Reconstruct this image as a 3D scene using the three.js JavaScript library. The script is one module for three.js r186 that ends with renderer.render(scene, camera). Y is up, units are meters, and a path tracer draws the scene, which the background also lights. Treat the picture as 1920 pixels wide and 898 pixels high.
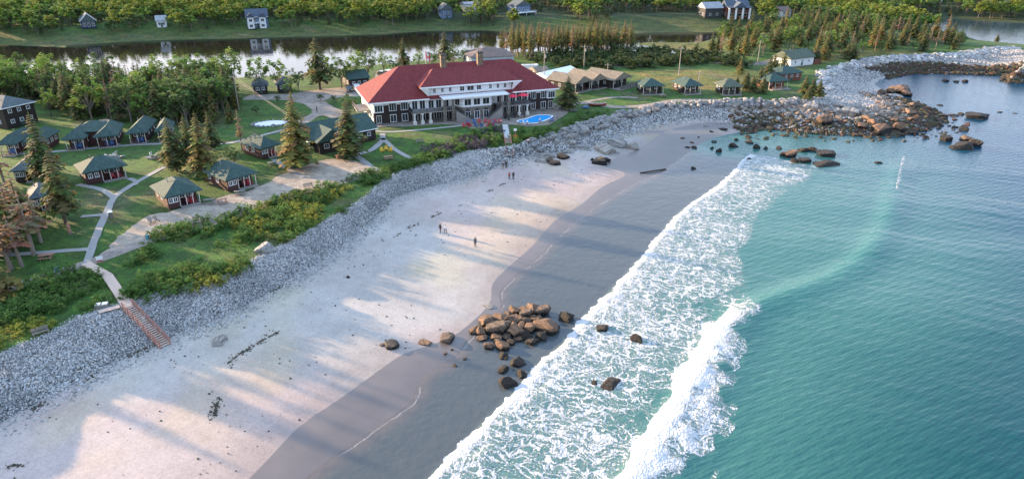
import * as THREE from 'three';
import { mergeGeometries, toCreasedNormals, mergeVertices } from 'three/addons/utils/BufferGeometryUtils.js';
import { MarchingCubes } from 'three/addons/objects/MarchingCubes.js';

// ---------- camera, sky, sun, exposure ----------
const scene = new THREE.Scene();
const PITCH = 24.3 * Math.PI / 180, CAM_H = 50, FPX = 1280;
const camera = new THREE.PerspectiveCamera(2 * Math.atan(449 / FPX) * 180 / Math.PI, 1920 / 898, 0.5, 4000);
camera.position.set(0, CAM_H, 0); camera.rotation.x = -PITCH;
const renderer = new THREE.WebGLRenderer({ antialias: true });
renderer.toneMapping = THREE.LinearToneMapping;
renderer.toneMappingExposure = 3.35;
renderer.shadowMap.enabled = true;
const SUN = new THREE.Vector3(-0.905, 0.222, -0.425).normalize();
{
  const W = 512, Hh = 256, a = new Float32Array(W * Hh * 4);
  for (let j = 0; j < Hh; j++) for (let i = 0; i < W; i++) {
    const phi = ((i + 0.5) / W - 0.5) * 2 * Math.PI, el = ((j + 0.5) / Hh - 0.5) * Math.PI;
    const d = [Math.cos(el) * Math.cos(phi), Math.sin(el), Math.cos(el) * Math.sin(phi)];
    const g = Math.acos(Math.max(-1, Math.min(1, d[0] * SUN.x + d[1] * SUN.y + d[2] * SUN.z)));
    const e = Math.max(0, d[1]), t = Math.pow(1 - e, 3.2), k = (i + j * W) * 4;
    const w = Math.exp(-g / 0.75), w2 = Math.exp(-g / 0.22);
    const zen = [0.165, 0.285, 0.46], hor = [0.47, 0.51, 0.58];
    const warm = [1.05, 0.88, 0.74], glow = [1.8, 1.35, 0.9];
    for (let c = 0; c < 3; c++) a[k + c] = zen[c] * (1 - t) + hor[c] * t + warm[c] * w * (0.35 + 0.65 * t) + glow[c] * w2 * 0.6;
    a[k + 3] = 1;
  }
  const sky = new THREE.DataTexture(a, W, Hh, THREE.RGBAFormat, THREE.FloatType);
  sky.mapping = THREE.EquirectangularReflectionMapping; sky.magFilter = THREE.LinearFilter; sky.needsUpdate = true;
  scene.background = sky; scene.environment = sky;
}
const sun = new THREE.DirectionalLight(0xffd9ac, 5.0);
sun.position.copy(SUN).multiplyScalar(700).add(new THREE.Vector3(0, 0, -180)); sun.target.position.set(0, 0, -180);
sun.castShadow = true; sun.shadow.radius = 1.6; sun.shadow.mapSize.set(4096, 4096);
Object.assign(sun.shadow.camera, { left: -500, right: 500, top: 300, bottom: -300, near: 10, far: 1600 });
scene.add(sun, sun.target);

// ---------- helpers ----------
const { sin, cos, PI, abs, min, max, sqrt, floor, hypot, exp, pow, atan2 } = Math;
function RNG(s) { let a = (s * 2654435761) >>> 0 || 1; return () => { a = (a + 0x6D2B79F5) >>> 0; let t = Math.imul(a ^ (a >>> 15), 1 | a); t = (t + Math.imul(t ^ (t >>> 7), 61 | t)) ^ t; return ((t ^ (t >>> 14)) >>> 0) / 4294967296; }; }
const clamp = (x, a = 0, b = 1) => x < a ? a : x > b ? b : x;
const sst = (a, b, x) => { const t = clamp((x - a) / (b - a)); return t * t * (3 - 2 * t); };
const mix = (a, b, t) => a + (b - a) * t;
function hash2(i, j) { let h = Math.imul(i, 374761393) + Math.imul(j, 668265263) | 0; h = Math.imul(h ^ (h >>> 13), 1274126177); return ((h ^ (h >>> 16)) >>> 0) / 4294967296; }
function vnoise(x, y) { const i = floor(x), j = floor(y), fx = x - i, fy = y - j, u = fx * fx * (3 - 2 * fx), v = fy * fy * (3 - 2 * fy); return mix(mix(hash2(i, j), hash2(i + 1, j), u), mix(hash2(i, j + 1), hash2(i + 1, j + 1), u), v); }
function fbm(x, y, o = 4) { let s = 0, a = 0.5, n = 0; for (let k = 0; k < o; k++) { s += a * vnoise(x, y); n += a; a *= 0.5; x = x * 2.03 + 17.1; y = y * 2.03 + 5.7; } return s / n; }
function vn3(x, y, z) { return (vnoise(x + z * 0.71, y + 13.3) + vnoise(y + x * 0.53 + 7.1, z) + vnoise(z + y * 0.37 + 31, x + 3.3)) / 3; }

// pixel of the photograph -> ray -> point at a height
function rayDir(u, v) { const x = (u - 960) / FPX, y = -(v - 449) / FPX; return [x, y * cos(PITCH) - sin(PITCH), -cos(PITCH) - y * sin(PITCH)]; }
function G(u, v, h = 0) { const d = rayDir(u, v), t = (h - CAM_H) / d[1]; return [d[0] * t, d[2] * t]; }
const line = (pts, h) => pts.map(p => G(p[0], p[1], p[2] ?? h));

// polygon fields: positive inside
function segDist(x, z, P, closed) { let b = 1e18; const n = P.length; for (let i = 0; i < (closed ? n : n - 1); i++) { const A = P[i], B = P[(i + 1) % n], ex = B[0] - A[0], ez = B[1] - A[1]; const t = clamp(((x - A[0]) * ex + (z - A[1]) * ez) / (ex * ex + ez * ez || 1e-9)); const dx = x - A[0] - ex * t, dz = z - A[1] - ez * t, d = dx * dx + dz * dz; if (d < b) b = d; } return sqrt(b); }
function inPoly(x, z, P) { let c = false; for (let i = 0, j = P.length - 1; i < P.length; j = i++) if ((P[i][1] > z) !== (P[j][1] > z) && x < (P[j][0] - P[i][0]) * (z - P[i][1]) / (P[j][1] - P[i][1]) + P[i][0]) c = !c; return c; }
const sd = (x, z, P) => (inPoly(x, z, P) ? 1 : -1) * segDist(x, z, P, true);
function smoothLine(P, n = 4) { const out = []; for (let i = 0; i < P.length - 1; i++) { const a = P[max(0, i - 1)], b = P[i], c = P[i + 1], d = P[min(P.length - 1, i + 2)]; for (let k = 0; k < n; k++) { const t = k / n, t2 = t * t, t3 = t2 * t; out.push([0, 1].map(q => 0.5 * (2 * b[q] + (c[q] - a[q]) * t + (2 * a[q] - 5 * b[q] + 4 * c[q] - d[q]) * t2 + (3 * b[q] - a[q] - 3 * c[q] + d[q]) * t3))); } } out.push(P[P.length - 1]); return out; }

// naming
const used = {};
function numbered(n) { used[n] = (used[n] ?? -1) + 1; return used[n] ? n + '_' + String(used[n]).padStart(3, '0') : n; }
function tag(o, label, category, group) { o.userData.label = label; o.userData.category = category; if (group) o.userData.group = group; return o; }
function shade(o) { o.traverse(m => { if (m.isMesh) { m.castShadow = true; m.receiveShadow = true; } }); return o; }
function mesh(name, geo, mat, parent) { const m = new THREE.Mesh(geo, mat); m.name = parent ? name : numbered(name); m.castShadow = m.receiveShadow = true; (parent || scene).add(m); return m; }
function group(name, x = 0, y = 0, z = 0, ry = 0) { const g = new THREE.Group(); g.name = numbered(name); g.position.set(x, y, z); g.rotation.y = ry; scene.add(g); return g; }
function copyOf(o, base) { const c = o.clone(); c.name = numbered(base || o.name.replace(/_\d{3}$/, '')); c.userData = { ...o.userData }; scene.add(c); return c; }
const lin = (r, g, b) => new THREE.Color().setRGB(r, g, b);
const M = (r, g, b, rough = 0.8, extra = {}) => new THREE.MeshStandardMaterial({ color: lin(r, g, b), roughness: rough, ...extra });
// textures
function tex(w, h, fn, srgb = true, rx = 1, ry = rx) { const a = new Uint8Array(w * h * 4); for (let j = 0; j < h; j++) for (let i = 0; i < w; i++) { const c = fn(i / w, j / h, i, j), k = (i + j * w) * 4; if (typeof c === 'number') { a[k] = a[k + 1] = a[k + 2] = clamp(c) * 255; } else { a[k] = clamp(c[0]) * 255; a[k + 1] = clamp(c[1]) * 255; a[k + 2] = clamp(c[2]) * 255; } a[k + 3] = 255; } const t = new THREE.DataTexture(a, w, h); t.wrapS = t.wrapT = THREE.RepeatWrapping; t.magFilter = THREE.LinearFilter; t.minFilter = THREE.LinearMipmapLinearFilter; t.generateMipmaps = true; if (srgb) t.colorSpace = THREE.SRGBColorSpace; t.repeat.set(rx, ry); t.needsUpdate = true; return t; }
// tileable value noise / fbm on the unit square with integer frequency
function tn(u, v, f, seed = 0) { const x = u * f, y = v * f, i = floor(x), j = floor(y), fx = x - i, fy = y - j, a = fx * fx * (3 - 2 * fx), b = fy * fy * (3 - 2 * fy); const w = k => ((k % f) + f) % f; const h = (p, q) => hash2(w(p) + seed * 911, w(q) + seed * 577); return mix(mix(h(i, j), h(i + 1, j), a), mix(h(i, j + 1), h(i + 1, j + 1), a), b); }
function tf(u, v, f, o = 4, seed = 0) { let s = 0, a = 0.5, n = 0; for (let k = 0; k < o; k++) { s += a * tn(u, v, f, seed + k); n += a; a *= 0.55; f *= 2; } return s / n; }
// ---------- shore lines read from the photograph ----------
const coast = smoothLine([[-155, 30], [-60, -33]].slice(1).concat(line([[380, 1080], [520, 945], [610, 868], [700, 805], [768, 755], [792, 706], [850, 672], [885, 625], [938, 580], [936, 550], [960, 522], [1000, 490], [1050, 440], [1110, 392], [1180, 350], [1240, 322], [1290, 288], [1330, 262], [1400, 245], [1445, 239], [1500, 245], [1560, 249], [1640, 251], [1715, 243], [1748, 226], [1738, 203], [1700, 190], [1690, 176], [1655, 167], [1640, 156], [1662, 144], [1720, 136], [1800, 137], [1920, 141], [2200, 150]], 0)).concat([[900, -330]]), 3);
const wetEdge = smoothLine([[-72, -36]].concat(line([[200, 1120], [360, 990], [455, 898], [510, 842], [562, 790], [640, 738], [692, 700], [752, 658], [795, 643], [850, 620], [895, 585], [920, 555], [924, 522], [960, 487], [1000, 452], [1040, 408], [1090, 377], [1130, 345], [1175, 322], [1135, 312], [1150, 300], [1200, 278], [1245, 250], [1290, 238], [1350, 231], [1440, 234], [1500, 241]], 0.9)).concat([[900, -325]]), 3);
const sandTop = smoothLine([[-120, -33]].concat(line([[-250, 905], [-60, 822], [0, 795], [90, 745], [170, 700], [270, 657], [330, 628], [430, 590], [500, 552], [560, 516], [620, 480], [672, 430], [720, 388], [760, 364], [830, 346], [900, 328], [940, 309], [990, 294], [1060, 284], [1100, 272], [1150, 256], [1200, 240], [1270, 227], [1340, 222], [1400, 226], [1450, 232, 1]], 1.8), line([[1500, 240], [1560, 244], [1640, 246], [1712, 239], [1738, 225], [1728, 205], [1692, 193], [1680, 178], [1645, 169], [1630, 156], [1660, 141], [1720, 133], [1800, 134], [1920, 138], [2200, 147]], 0.6)).concat([[900, -335]]), 3);
const vegLine = smoothLine([[-160, -33]].concat(line([[-300, 800], [-60, 690], [0, 662], [50, 641], [100, 620], [135, 600], [190, 580], [250, 562], [330, 540], [430, 515], [485, 482], [525, 463], [565, 440], [600, 420], [650, 392], [690, 366], [715, 340], [750, 322], [830, 298], [870, 285], [950, 276], [1000, 262], [1050, 250], [1090, 238], [1130, 225], [1180, 210], [1250, 198], [1330, 193], [1400, 190], [1480, 190], [1530, 189], [1545, 170], [1543, 135], [1600, 116], [1660, 106], [1720, 102], [1800, 98], [1860, 89], [1900, 88], [1960, 104], [2200, 126]], 4.6)).concat([[900, -370]]), 3);
const closeBack = [[900, -1100], [-950, -1100], [-950, 60]];
const landPoly = coast.concat([[900, -1100], [-950, -1100], [-950, 60], [-60, 60]]);
const dryPoly = wetEdge.concat([[900, -1100], [-950, -1100], [-950, 60], [-72, 60]]);
const cobPoly = sandTop.concat([[900, -1100], [-950, -1100], [-950, 60], [-120, 60]]);
const vegPoly = vegLine.concat([[900, -1100], [-950, -1100], [-950, 60], [-160, 60]]);
const LAKE_Y = 1.0;
const lakePoly = line([[-900, 92], [-300, 86], [0, 83], [70, 87], [120, 89], [125, 85], [215, 79], [300, 75], [480, 71], [620, 67], [720, 64], [800, 58], [900, 57], [960, 60], [1040, 62], [1180, 63], [1260, 60], [1340, 60], [1400, 58], [1395, 66], [1340, 72], [1310, 80], [1215, 79], [1190, 82], [1225, 88], [1262, 96], [1282, 104], [1245, 103], [1190, 96], [1120, 97], [1030, 98], [940, 100], [880, 106], [810, 113], [740, 118], [660, 126], [560, 140], [430, 146], [300, 150], [150, 146], [0, 138], [-300, 132], [-900, 130]], LAKE_Y);
const bayPoly = line([[2400, 105], [2100, 96], [1920, 83], [1835, 75], [1790, 62], [1725, 49], [1690, 40], [1740, 34], [1920, 43], [2100, 50], [2400, 60]], 0);
const farZ = -350;

// ---------- height of the land ----------
function landH(x, z, dv) {
  let h = 4.6 + 1.1 * sst(2, 40, dv) + 0.5 * (fbm(x * 0.03, z * 0.03, 3) - 0.5) * sst(3, 25, dv);
  h += 7 * sst(-340, -640, z) + 30 * sst(-600, -1000, z) + (fbm(x * 0.012 + 9, z * 0.012, 3) - 0.5) * 5 * sst(-340, -480, z);
  { const dx = x + 35.18, dz = z + 169.69, ls = dx * 0.93515 - dz * 0.35426, lo = dx * 0.35426 + dz * 0.93515; h = mix(h, 5.1, sst(7, 0, max(-4 - ls, ls - 53, -22 - lo, lo - 15, 0))); }
  const dl = -sd(x, z, lakePoly);
  h = min(h, LAKE_Y + (dl > 0 ? 0.06 * min(dl, 6) + 0.22 * max(0, dl - 6) : max(-1.5, dl * 0.25)));
  if (x > 120) { const db = -sd(x, z, bayPoly); h = min(h, db > 0 ? 0.085 * db : max(-1.5, db * 0.2)); }
  return h;
}
const zoneAt = (x, z) => ({ c: sd(x, z, landPoly), w: sd(x, z, dryPoly), s: sd(x, z, cobPoly), v: sd(x, z, vegPoly) });
function heightFrom(x, z, f) {
  if (f.v > 0) return landH(x, z, f.v);
  if (f.s > 0) { const t = f.s / (f.s - f.v + 1e-6), e = sst(50, 75, x), q = mix(1 - pow(1 - t, 1.6), pow(t, 1.25), e); return mix(1.8, 0.7, e) + mix(2.8, 3.9, e) * q + (vnoise(x * 0.6, z * 0.6) - 0.5) * 0.25 * sst(0, 0.3, t) * sst(1, 0.8, t); }
  if (f.c > 0) { const t = f.c / (f.c - f.s + 1e-6); return mix(1.8, 0.7, sst(50, 75, x)) * t; }
  return max(-2.5, f.c * 0.05);
}
const height = (x, z) => heightFrom(x, z, zoneAt(x, z));
function pick(u, v) { const d = rayDir(u, v); let t = 40, pt = t; const f = s => CAM_H + d[1] * s - max(-0.02, height(d[0] * s, d[2] * s)); while (t < 1500) { if (f(t) < 0) { let a = pt, b = t; for (let k = 0; k < 14; k++) { const m = (a + b) / 2; f(m) < 0 ? b = m : a = m; } t = (a + b) / 2; break; } pt = t; t *= 1.012; } return new THREE.Vector3(d[0] * t, max(-0.02, height(d[0] * t, d[2] * t)), d[2] * t); }

// ---------- one shared grid, cut into zones ----------
function axis(parts) { const a = []; for (const [s, e, n] of parts) { const k = Math.round(abs(e - s) / n); for (let i = 0; i < k; i++) a.push(s + (e - s) * i / k); } a.push(parts[parts.length - 1][1]); return a; }
function grid(xs, zs) { return { xs, zs, n: xs.length * zs.length }; }
// clip every cell triangle against fields (keep where all f(vertex index) >= 0)
function clipMesh(g, fields, yAt, colAt) {
  const { xs, zs } = g, nx = xs.length, pos = [], col = [], uv = [];
  const emit = p => { const y = yAt(p); pos.push(p.x, y, p.z); uv.push(p.x, -p.z); if (colAt) { const c = colAt(p); col.push(c[0], c[1], c[2]); } };
  for (let j = 0; j < zs.length - 1; j++) for (let i = 0; i < nx - 1; i++) {
    const q = [i + j * nx, i + 1 + j * nx, i + 1 + (j + 1) * nx, i + (j + 1) * nx];
    let any = true; for (const F of fields) if (!(F[q[0]] >= 0 || F[q[1]] >= 0 || F[q[2]] >= 0 || F[q[3]] >= 0)) { any = false; break; }
    if (!any) continue;
    for (const tri of [[q[0], q[1], q[2]], [q[0], q[2], q[3]]]) {
      let poly = tri.map(k => ({ x: xs[k % nx], z: zs[(k / nx) | 0], w: [[k, 1]] }));
      const val = (p, F) => { let s = 0; for (const [k, w] of p.w) s += F[k] * w; return s; };
      for (const F of fields) {
        const out = [];
        for (let a = 0; a < poly.length; a++) { const A = poly[a], B = poly[(a + 1) % poly.length], va = val(A, F), vb = val(B, F); if (va >= 0) out.push(A); if ((va >= 0) !== (vb >= 0)) { const t = va / (va - vb); out.push({ x: mix(A.x, B.x, t), z: mix(A.z, B.z, t), w: [...A.w.map(([k, w]) => [k, w * (1 - t)]), ...B.w.map(([k, w]) => [k, w * t])] }); } }
        poly = out; if (poly.length < 3) break;
      }
      for (let a = 1; a + 1 < poly.length; a++) { emit(poly[0]); emit(poly[a + 1]); emit(poly[a]); }
    }
  }
  let geo = new THREE.BufferGeometry(); geo.setAttribute('position', new THREE.Float32BufferAttribute(pos, 3)); geo.setAttribute('uv', new THREE.Float32BufferAttribute(uv, 2)); if (colAt) geo.setAttribute('color', new THREE.Float32BufferAttribute(col, 3));
  geo = mergeVertices(geo, 1e-3); geo.computeVertexNormals(); return geo;
}
function structure(name, geo, mat) { const m = mesh(name, geo, mat); m.userData.kind = 'structure'; m.userData.label = name.replace(/_/g, ' '); return m; }

const LG = grid(axis([[-900, -150, 10], [-150, 150, 1.25], [150, 420, 4], [420, 900, 20]]), axis([[60, -40, 10], [-40, -235, 1.25], [-235, -420, 2.5], [-420, -1000, 12]]));
const N = LG.n, nX = LG.xs.length;
const Fc = new Float32Array(N), Fw = new Float32Array(N), Fs = new Float32Array(N), Fv = new Float32Array(N), Hh = new Float32Array(N);
for (let k = 0; k < N; k++) { const x = LG.xs[k % nX], z = LG.zs[(k / nX) | 0], f = zoneAt(x, z); Fc[k] = f.c; Fw[k] = f.w; Fs[k] = f.s; Fv[k] = f.v; Hh[k] = heightFrom(x, z, f); }
const neg = F => F.map(v => -v);
const wsum = (p, F) => { let s = 0; for (const [k, w] of p.w) s += F[k] * w; return s; };
const onLand = off => p => wsum(p, Hh) + off;
// height exactly on the drawn triangles
function gridIdx(a, v, dec) { let lo = 0, hi = a.length - 2; while (lo < hi) { const m = (lo + hi + 1) >> 1; if (dec ? a[m] >= v : a[m] <= v) lo = m; else hi = m - 1; } return lo; }
function hAt(x, z) { const i = gridIdx(LG.xs, x, false), j = gridIdx(LG.zs, z, true), u = (x - LG.xs[i]) / (LG.xs[i + 1] - LG.xs[i]), v = (z - LG.zs[j]) / (LG.zs[j + 1] - LG.zs[j]); const a = Hh[i + j * nX], b = Hh[i + 1 + j * nX], c = Hh[i + 1 + (j + 1) * nX], d = Hh[i + (j + 1) * nX]; return u >= v ? a + (b - a) * u + (c - b) * v : a + (c - d) * u + (d - a) * v; }
const at = (u, v) => { const p = pick(u, v); p.y = hAt(p.x, p.z); return p; };

// ground materials (tiled, uv in metres)
const sandTex = tex(512, 512, (u, v) => { const n = tf(u, v, 8, 5, 1), m = tf(u, v, 64, 2, 5); const s = 0.93 + 0.1 * (n - 0.5) + 0.14 * (m - 0.5); return [s, s * 0.985, s * 0.97]; }, true, 1 / 9);
const sandBump = tex(512, 512, (u, v) => { let h = 0.5 * tf(u, v, 10, 4, 9) + 0.3 * tf(u, v, 40, 3, 3); return h; }, false, 1 / 9);
const wetTex = tex(256, 256, (u, v) => { const s = 0.9 + 0.1 * (tf(u, v, 6, 5, 4) - 0.5); return [s, s, s]; }, true, 1 / 14);
const cobTex = tex(512, 512, (u, v) => { const n = tf(u, v, 60, 2, 2), m = tf(u, v, 12, 3, 8); const s = 0.55 + 0.7 * (n - 0.5) + 0.2 * (m - 0.5); return [s, s, s * 1.02]; }, true, 1 / 10);
const grassTex = tex(512, 512, (u, v) => { const n = tf(u, v, 10, 5, 6), m = tf(u, v, 90, 2, 7), p = tf(u, v, 5, 3, 12); const s = 0.75 + 0.5 * (n - 0.5) + 0.5 * (m - 0.5); return [s * (0.9 + 0.4 * (p - 0.5)), s, s * 0.85]; }, true, 1 / 12);
const grassBump = tex(256, 256, (u, v) => tf(u, v, 48, 3, 3), false, 1 / 6);
const dirtTex = tex(512, 512, (u, v) => { const n = tf(u, v, 10, 5, 16), m = tf(u, v, 90, 2, 17); const s = 0.8 + 0.35 * (n - 0.5) + 0.25 * (m - 0.5); return [s, s * 0.97, s * 0.93]; }, true, 1 / 11);
const vc = { vertexColors: true };
const sandMat = new THREE.MeshStandardMaterial({ ...vc, map: sandTex, bumpMap: sandBump, bumpScale: 0.022, roughness: 0.95 });
const wetMat = new THREE.MeshStandardMaterial({ ...vc, map: wetTex, bumpMap: sandBump, bumpScale: 0.006, roughness: 0.38 });
const cobMat = new THREE.MeshStandardMaterial({ color: lin(0.4, 0.395, 0.39), map: cobTex, bumpMap: cobTex, bumpScale: 0.12, roughness: 0.9 });
const grassMat = new THREE.MeshStandardMaterial({ ...vc, map: grassTex, bumpMap: grassBump, bumpScale: 0.08, roughness: 0.95 });

// sand: faint pink and ochre mineral patches, grey-white shell sand
function sandCol(p) { const n = fbm(p.x * 0.035 + 3, p.z * 0.035, 3), m = fbm(p.x * 0.09, p.z * 0.05 + 40, 3); const a = sst(0.42, 0.62, n), b = sst(0.55, 0.72, m); const k = fbm(p.x * 0.4, p.z * 0.4, 3), d = sst(0.35, 0.62, fbm(p.x * 0.11 + 8, p.z * 0.11, 4)) * 0.06, damp = 0.45 * sst(6, 0, sd(p.x, p.z, dryPoly) + (k - 0.5) * 5); return [0.475 + 0.045 * a + 0.015 * b - d, 0.458 - 0.01 * a + 0.005 * b - d, 0.445 - 0.01 * a - 0.05 * b - d].map((v, i) => mix(v, [0.245, 0.205, 0.195][i], damp)); }
function wetCol(p) { const n = fbm(p.x * 0.05, p.z * 0.05, 3); const k = fbm(p.x * 0.4, p.z * 0.4, 3), damp = 0.75 * sst(-5, 0.5, sd(p.x, p.z, dryPoly) + (k - 0.5) * 2); return [0.125 + 0.06 * n, 0.11 + 0.055 * n, 0.11 + 0.055 * n].map((v, i) => mix(v, [0.225, 0.19, 0.18][i], damp)); }
structure('dry_sand', clipMesh(LG, [Fw, neg(Fs)], onLand(0), sandCol), sandMat);
structure('wet_sand', clipMesh(LG, [neg(Fw), neg(Fs), Fc.map(v => v + 30)], onLand(0), wetCol), wetMat);
structure('pebble_bank', clipMesh(LG, [Fs, neg(Fv)], onLand(0)), cobMat);
// meadow: golden grass east of the lodge, lawns elsewhere, marsh round the lake
const meadow = line([[1190, 142], [1290, 134], [1400, 140], [1420, 165], [1390, 172], [1300, 168], [1215, 160]], 5), meadow2 = line([[1500, 125], [1560, 112], [1620, 103], [1720, 100], [1720, 94], [1600, 92], [1540, 108]], 5), marsh = line([[1170, 62], [1160, 42], [1240, 40], [1345, 44], [1420, 60], [1420, 90], [1280, 103], [1200, 85], [1330, 76], [1330, 63]], 2);
function landCol(p) {
  const n = fbm(p.x * 0.06, p.z * 0.06, 4), q = fbm(p.x * 0.25, p.z * 0.25 + 7, 2);
  let c = [0.062 + 0.04 * n, 0.135 + 0.06 * n, 0.020];
  const dry = max(sst(-6, 3, sd(p.x, p.z, meadow)), sst(-5, 2, sd(p.x, p.z, meadow2))) * (0.55 + 0.45 * sst(0.35, 0.6, q)), mz = sst(-6, 3, sd(p.x, p.z, marsh));
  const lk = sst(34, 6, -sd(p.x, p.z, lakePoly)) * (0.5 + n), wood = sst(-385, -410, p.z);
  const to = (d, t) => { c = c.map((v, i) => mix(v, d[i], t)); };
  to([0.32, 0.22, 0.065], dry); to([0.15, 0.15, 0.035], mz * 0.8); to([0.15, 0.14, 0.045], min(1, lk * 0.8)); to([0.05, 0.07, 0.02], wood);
  const bare = sst(0.62, 0.72, fbm(p.x * 0.13 + 50, p.z * 0.13, 3)); to([0.2, 0.16, 0.1], bare * 0.7 * (1 - wood));
  return c;
}
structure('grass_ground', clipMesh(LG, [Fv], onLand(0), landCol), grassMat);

// overlays on the land: field on the grid, then the same cut a few mm higher
function overlay(name, f, mat, off, colAt) { const F = new Float32Array(N); for (let k = 0; k < N; k++) { const x = LG.xs[k % nX], z = LG.zs[(k / nX) | 0]; F[k] = f(x, z); } return structure(name, clipMesh(LG, [F, Fv.map(v => v + 3)], onLand(off), colAt), mat); }
const polyField = (px, h = 5.2, wob = 0.6) => { const P = smoothLine(line(px.concat([px[0]]), h), 3); return (x, z) => sd(x, z, P) + (fbm(x * 0.5, z * 0.5, 3) - 0.5) * 2 * wob; };
const pathField = (list, wob = 0.1) => { const Ls = list.map(([px, w]) => [smoothLine(line(px, 5.2), 3), w]); return (x, z) => { let b = -1e9; for (const [P, w] of Ls) b = max(b, w / 2 - segDist(x, z, P)); return b + (fbm(x * 0.8, z * 0.8, 2) - 0.5) * wob; }; };
const dirtMat = new THREE.MeshStandardMaterial({ color: lin(0.52, 0.46, 0.41), map: dirtTex, bumpMap: dirtTex, bumpScale: 0.05, roughness: 0.95 });
const gravelMat = new THREE.MeshStandardMaterial({ color: lin(0.40, 0.36, 0.345), map: dirtTex, bumpMap: cobTex, bumpScale: 0.03, roughness: 0.95 });
const concMat = new THREE.MeshStandardMaterial({ color: lin(0.36, 0.35, 0.34), map: wetTex, roughness: 0.9 });
const asphMat = new THREE.MeshStandardMaterial({ color: lin(0.2, 0.2, 0.21), map: dirtTex, roughness: 0.9 });
overlay('sandy_yard', polyField([[160, 497], [200, 462], [245, 428], [300, 402], [380, 383], [425, 368], [490, 348], [530, 325], [565, 311], [610, 298], [660, 298], [700, 308], [722, 318], [690, 325], [640, 338], [600, 347], [560, 362], [500, 378], [450, 392], [400, 412], [330, 433], [270, 452], [230, 467], [190, 487]], 5.2, 1.2), dirtMat, 0.012);
overlay('gravel_drive', polyField([[455, 189], [470, 180], [540, 178], [610, 168], [700, 157], [705, 140], [760, 136], [690, 178], [640, 184], [608, 190], [625, 200], [655, 212], [630, 224], [600, 217], [570, 236], [552, 230], [585, 212], [570, 198], [535, 190]], 5.4, 0.5), gravelMat, 0.012);
const yPix = (u, v, z) => { const d = rayDir(u, v); return CAM_H + d[1] * z / d[2]; };
function ribbon(name, list, mat, off) { // narrow paths: strips laid on the ground
  const gs = [];
  for (const [px, w] of list) {
    let P = smoothLine(line(px, 5.3), 6); const R = [P[0]]; for (const p of P) { const q = R[R.length - 1]; let d = hypot(p[0] - q[0], p[1] - q[1]); while (d > 0.6) { const a = R[R.length - 1], t = 0.6 / d; R.push([a[0] + (p[0] - a[0]) * t, a[1] + (p[1] - a[1]) * t]); d -= 0.6; } }
    const pos = [], uv = [], idx = [], C = 5;
    R.forEach((p, i) => { const a = R[max(0, i - 1)], b = R[min(R.length - 1, i + 1)], l = hypot(b[0] - a[0], b[1] - a[1]) || 1, nx = -(b[1] - a[1]) / l, nz = (b[0] - a[0]) / l; for (let c = 0; c < C; c++) { const e = (c / (C - 1) - 0.5) * w * (1 + 0.25 * (vnoise(p[0] * 0.7 + c, p[1] * 0.7) - 0.5)), x = p[0] + nx * e, z = p[1] + nz * e; pos.push(x, hAt(x, z) + off + 0.02, z); uv.push(x, -z); } });
    for (let i = 0; i < R.length - 1; i++) for (let c = 0; c < C - 1; c++) { const k = i * C + c; idx.push(k, k + C, k + 1, k + 1, k + C, k + C + 1); }
    const g = new THREE.BufferGeometry(); g.setAttribute('position', new THREE.Float32BufferAttribute(pos, 3)); g.setAttribute('uv', new THREE.Float32BufferAttribute(uv, 2)); g.setIndex(idx); g.computeVertexNormals(); if (g.attributes.normal.getY(0) < 0) { g.setIndex(idx.map((v, k) => idx[k - k % 3 + [0, 2, 1][k % 3]])); g.computeVertexNormals(); } gs.push(g);
  }
  return structure(name, mergeGeometries(gs), mat);
}
ribbon('gravel_path', [[[[-80, 575], [0, 540], [80, 516], [150, 494], [200, 477], [270, 452], [330, 434], [400, 413], [500, 378], [600, 346], [690, 322], [735, 315]], 2.4], [[[1035, 215], [1060, 200], [1090, 190], [1155, 196], [1217, 193], [1273, 184], [1374, 184]], 3.0], [[[1090, 190], [1150, 180], [1200, 180]], 1.6]], gravelMat, 0.02);
ribbon('concrete_path', [[[[158, 495], [180, 442], [200, 403], [215, 374], [250, 350], [310, 316]], 1.15], [[[214, 376], [190, 360], [142, 350]], 1.2], [[[196, 407], [150, 411]], 1.1], [[[170, 466], [100, 472], [40, 478], [-30, 482]], 1.1], [[[10, 293], [60, 291], [150, 284], [230, 277], [310, 273], [416, 273], [466, 263], [515, 251], [560, 240]], 1.4], [[[513, 301], [540, 316], [570, 331]], 1.3], [[[250, 352], [256, 345], [238, 338]], 1], [[[180, 283], [185, 278]], 1.2], [[[222, 277], [217, 272]], 1.2], [[[268, 275], [272, 268]], 1.2], [[[660, 284], [700, 310], [722, 320]], 1.4], [[[667, 287], [695, 279], [716, 262], [716, 248]], 1.4], [[[700, 244], [740, 246], [850, 236], [905, 229]], 1.3], [[[716, 258], [740, 277], [772, 292]], 1.2]], concMat, 0.05);
ribbon('asphalt_road', [[[[1340, 118], [1380, 119], [1430, 118], [1470, 108], [1500, 96]], 5], [[[1120, 128], [1160, 127], [1210, 125]], 2.5]], asphMat, 0.012);

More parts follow.
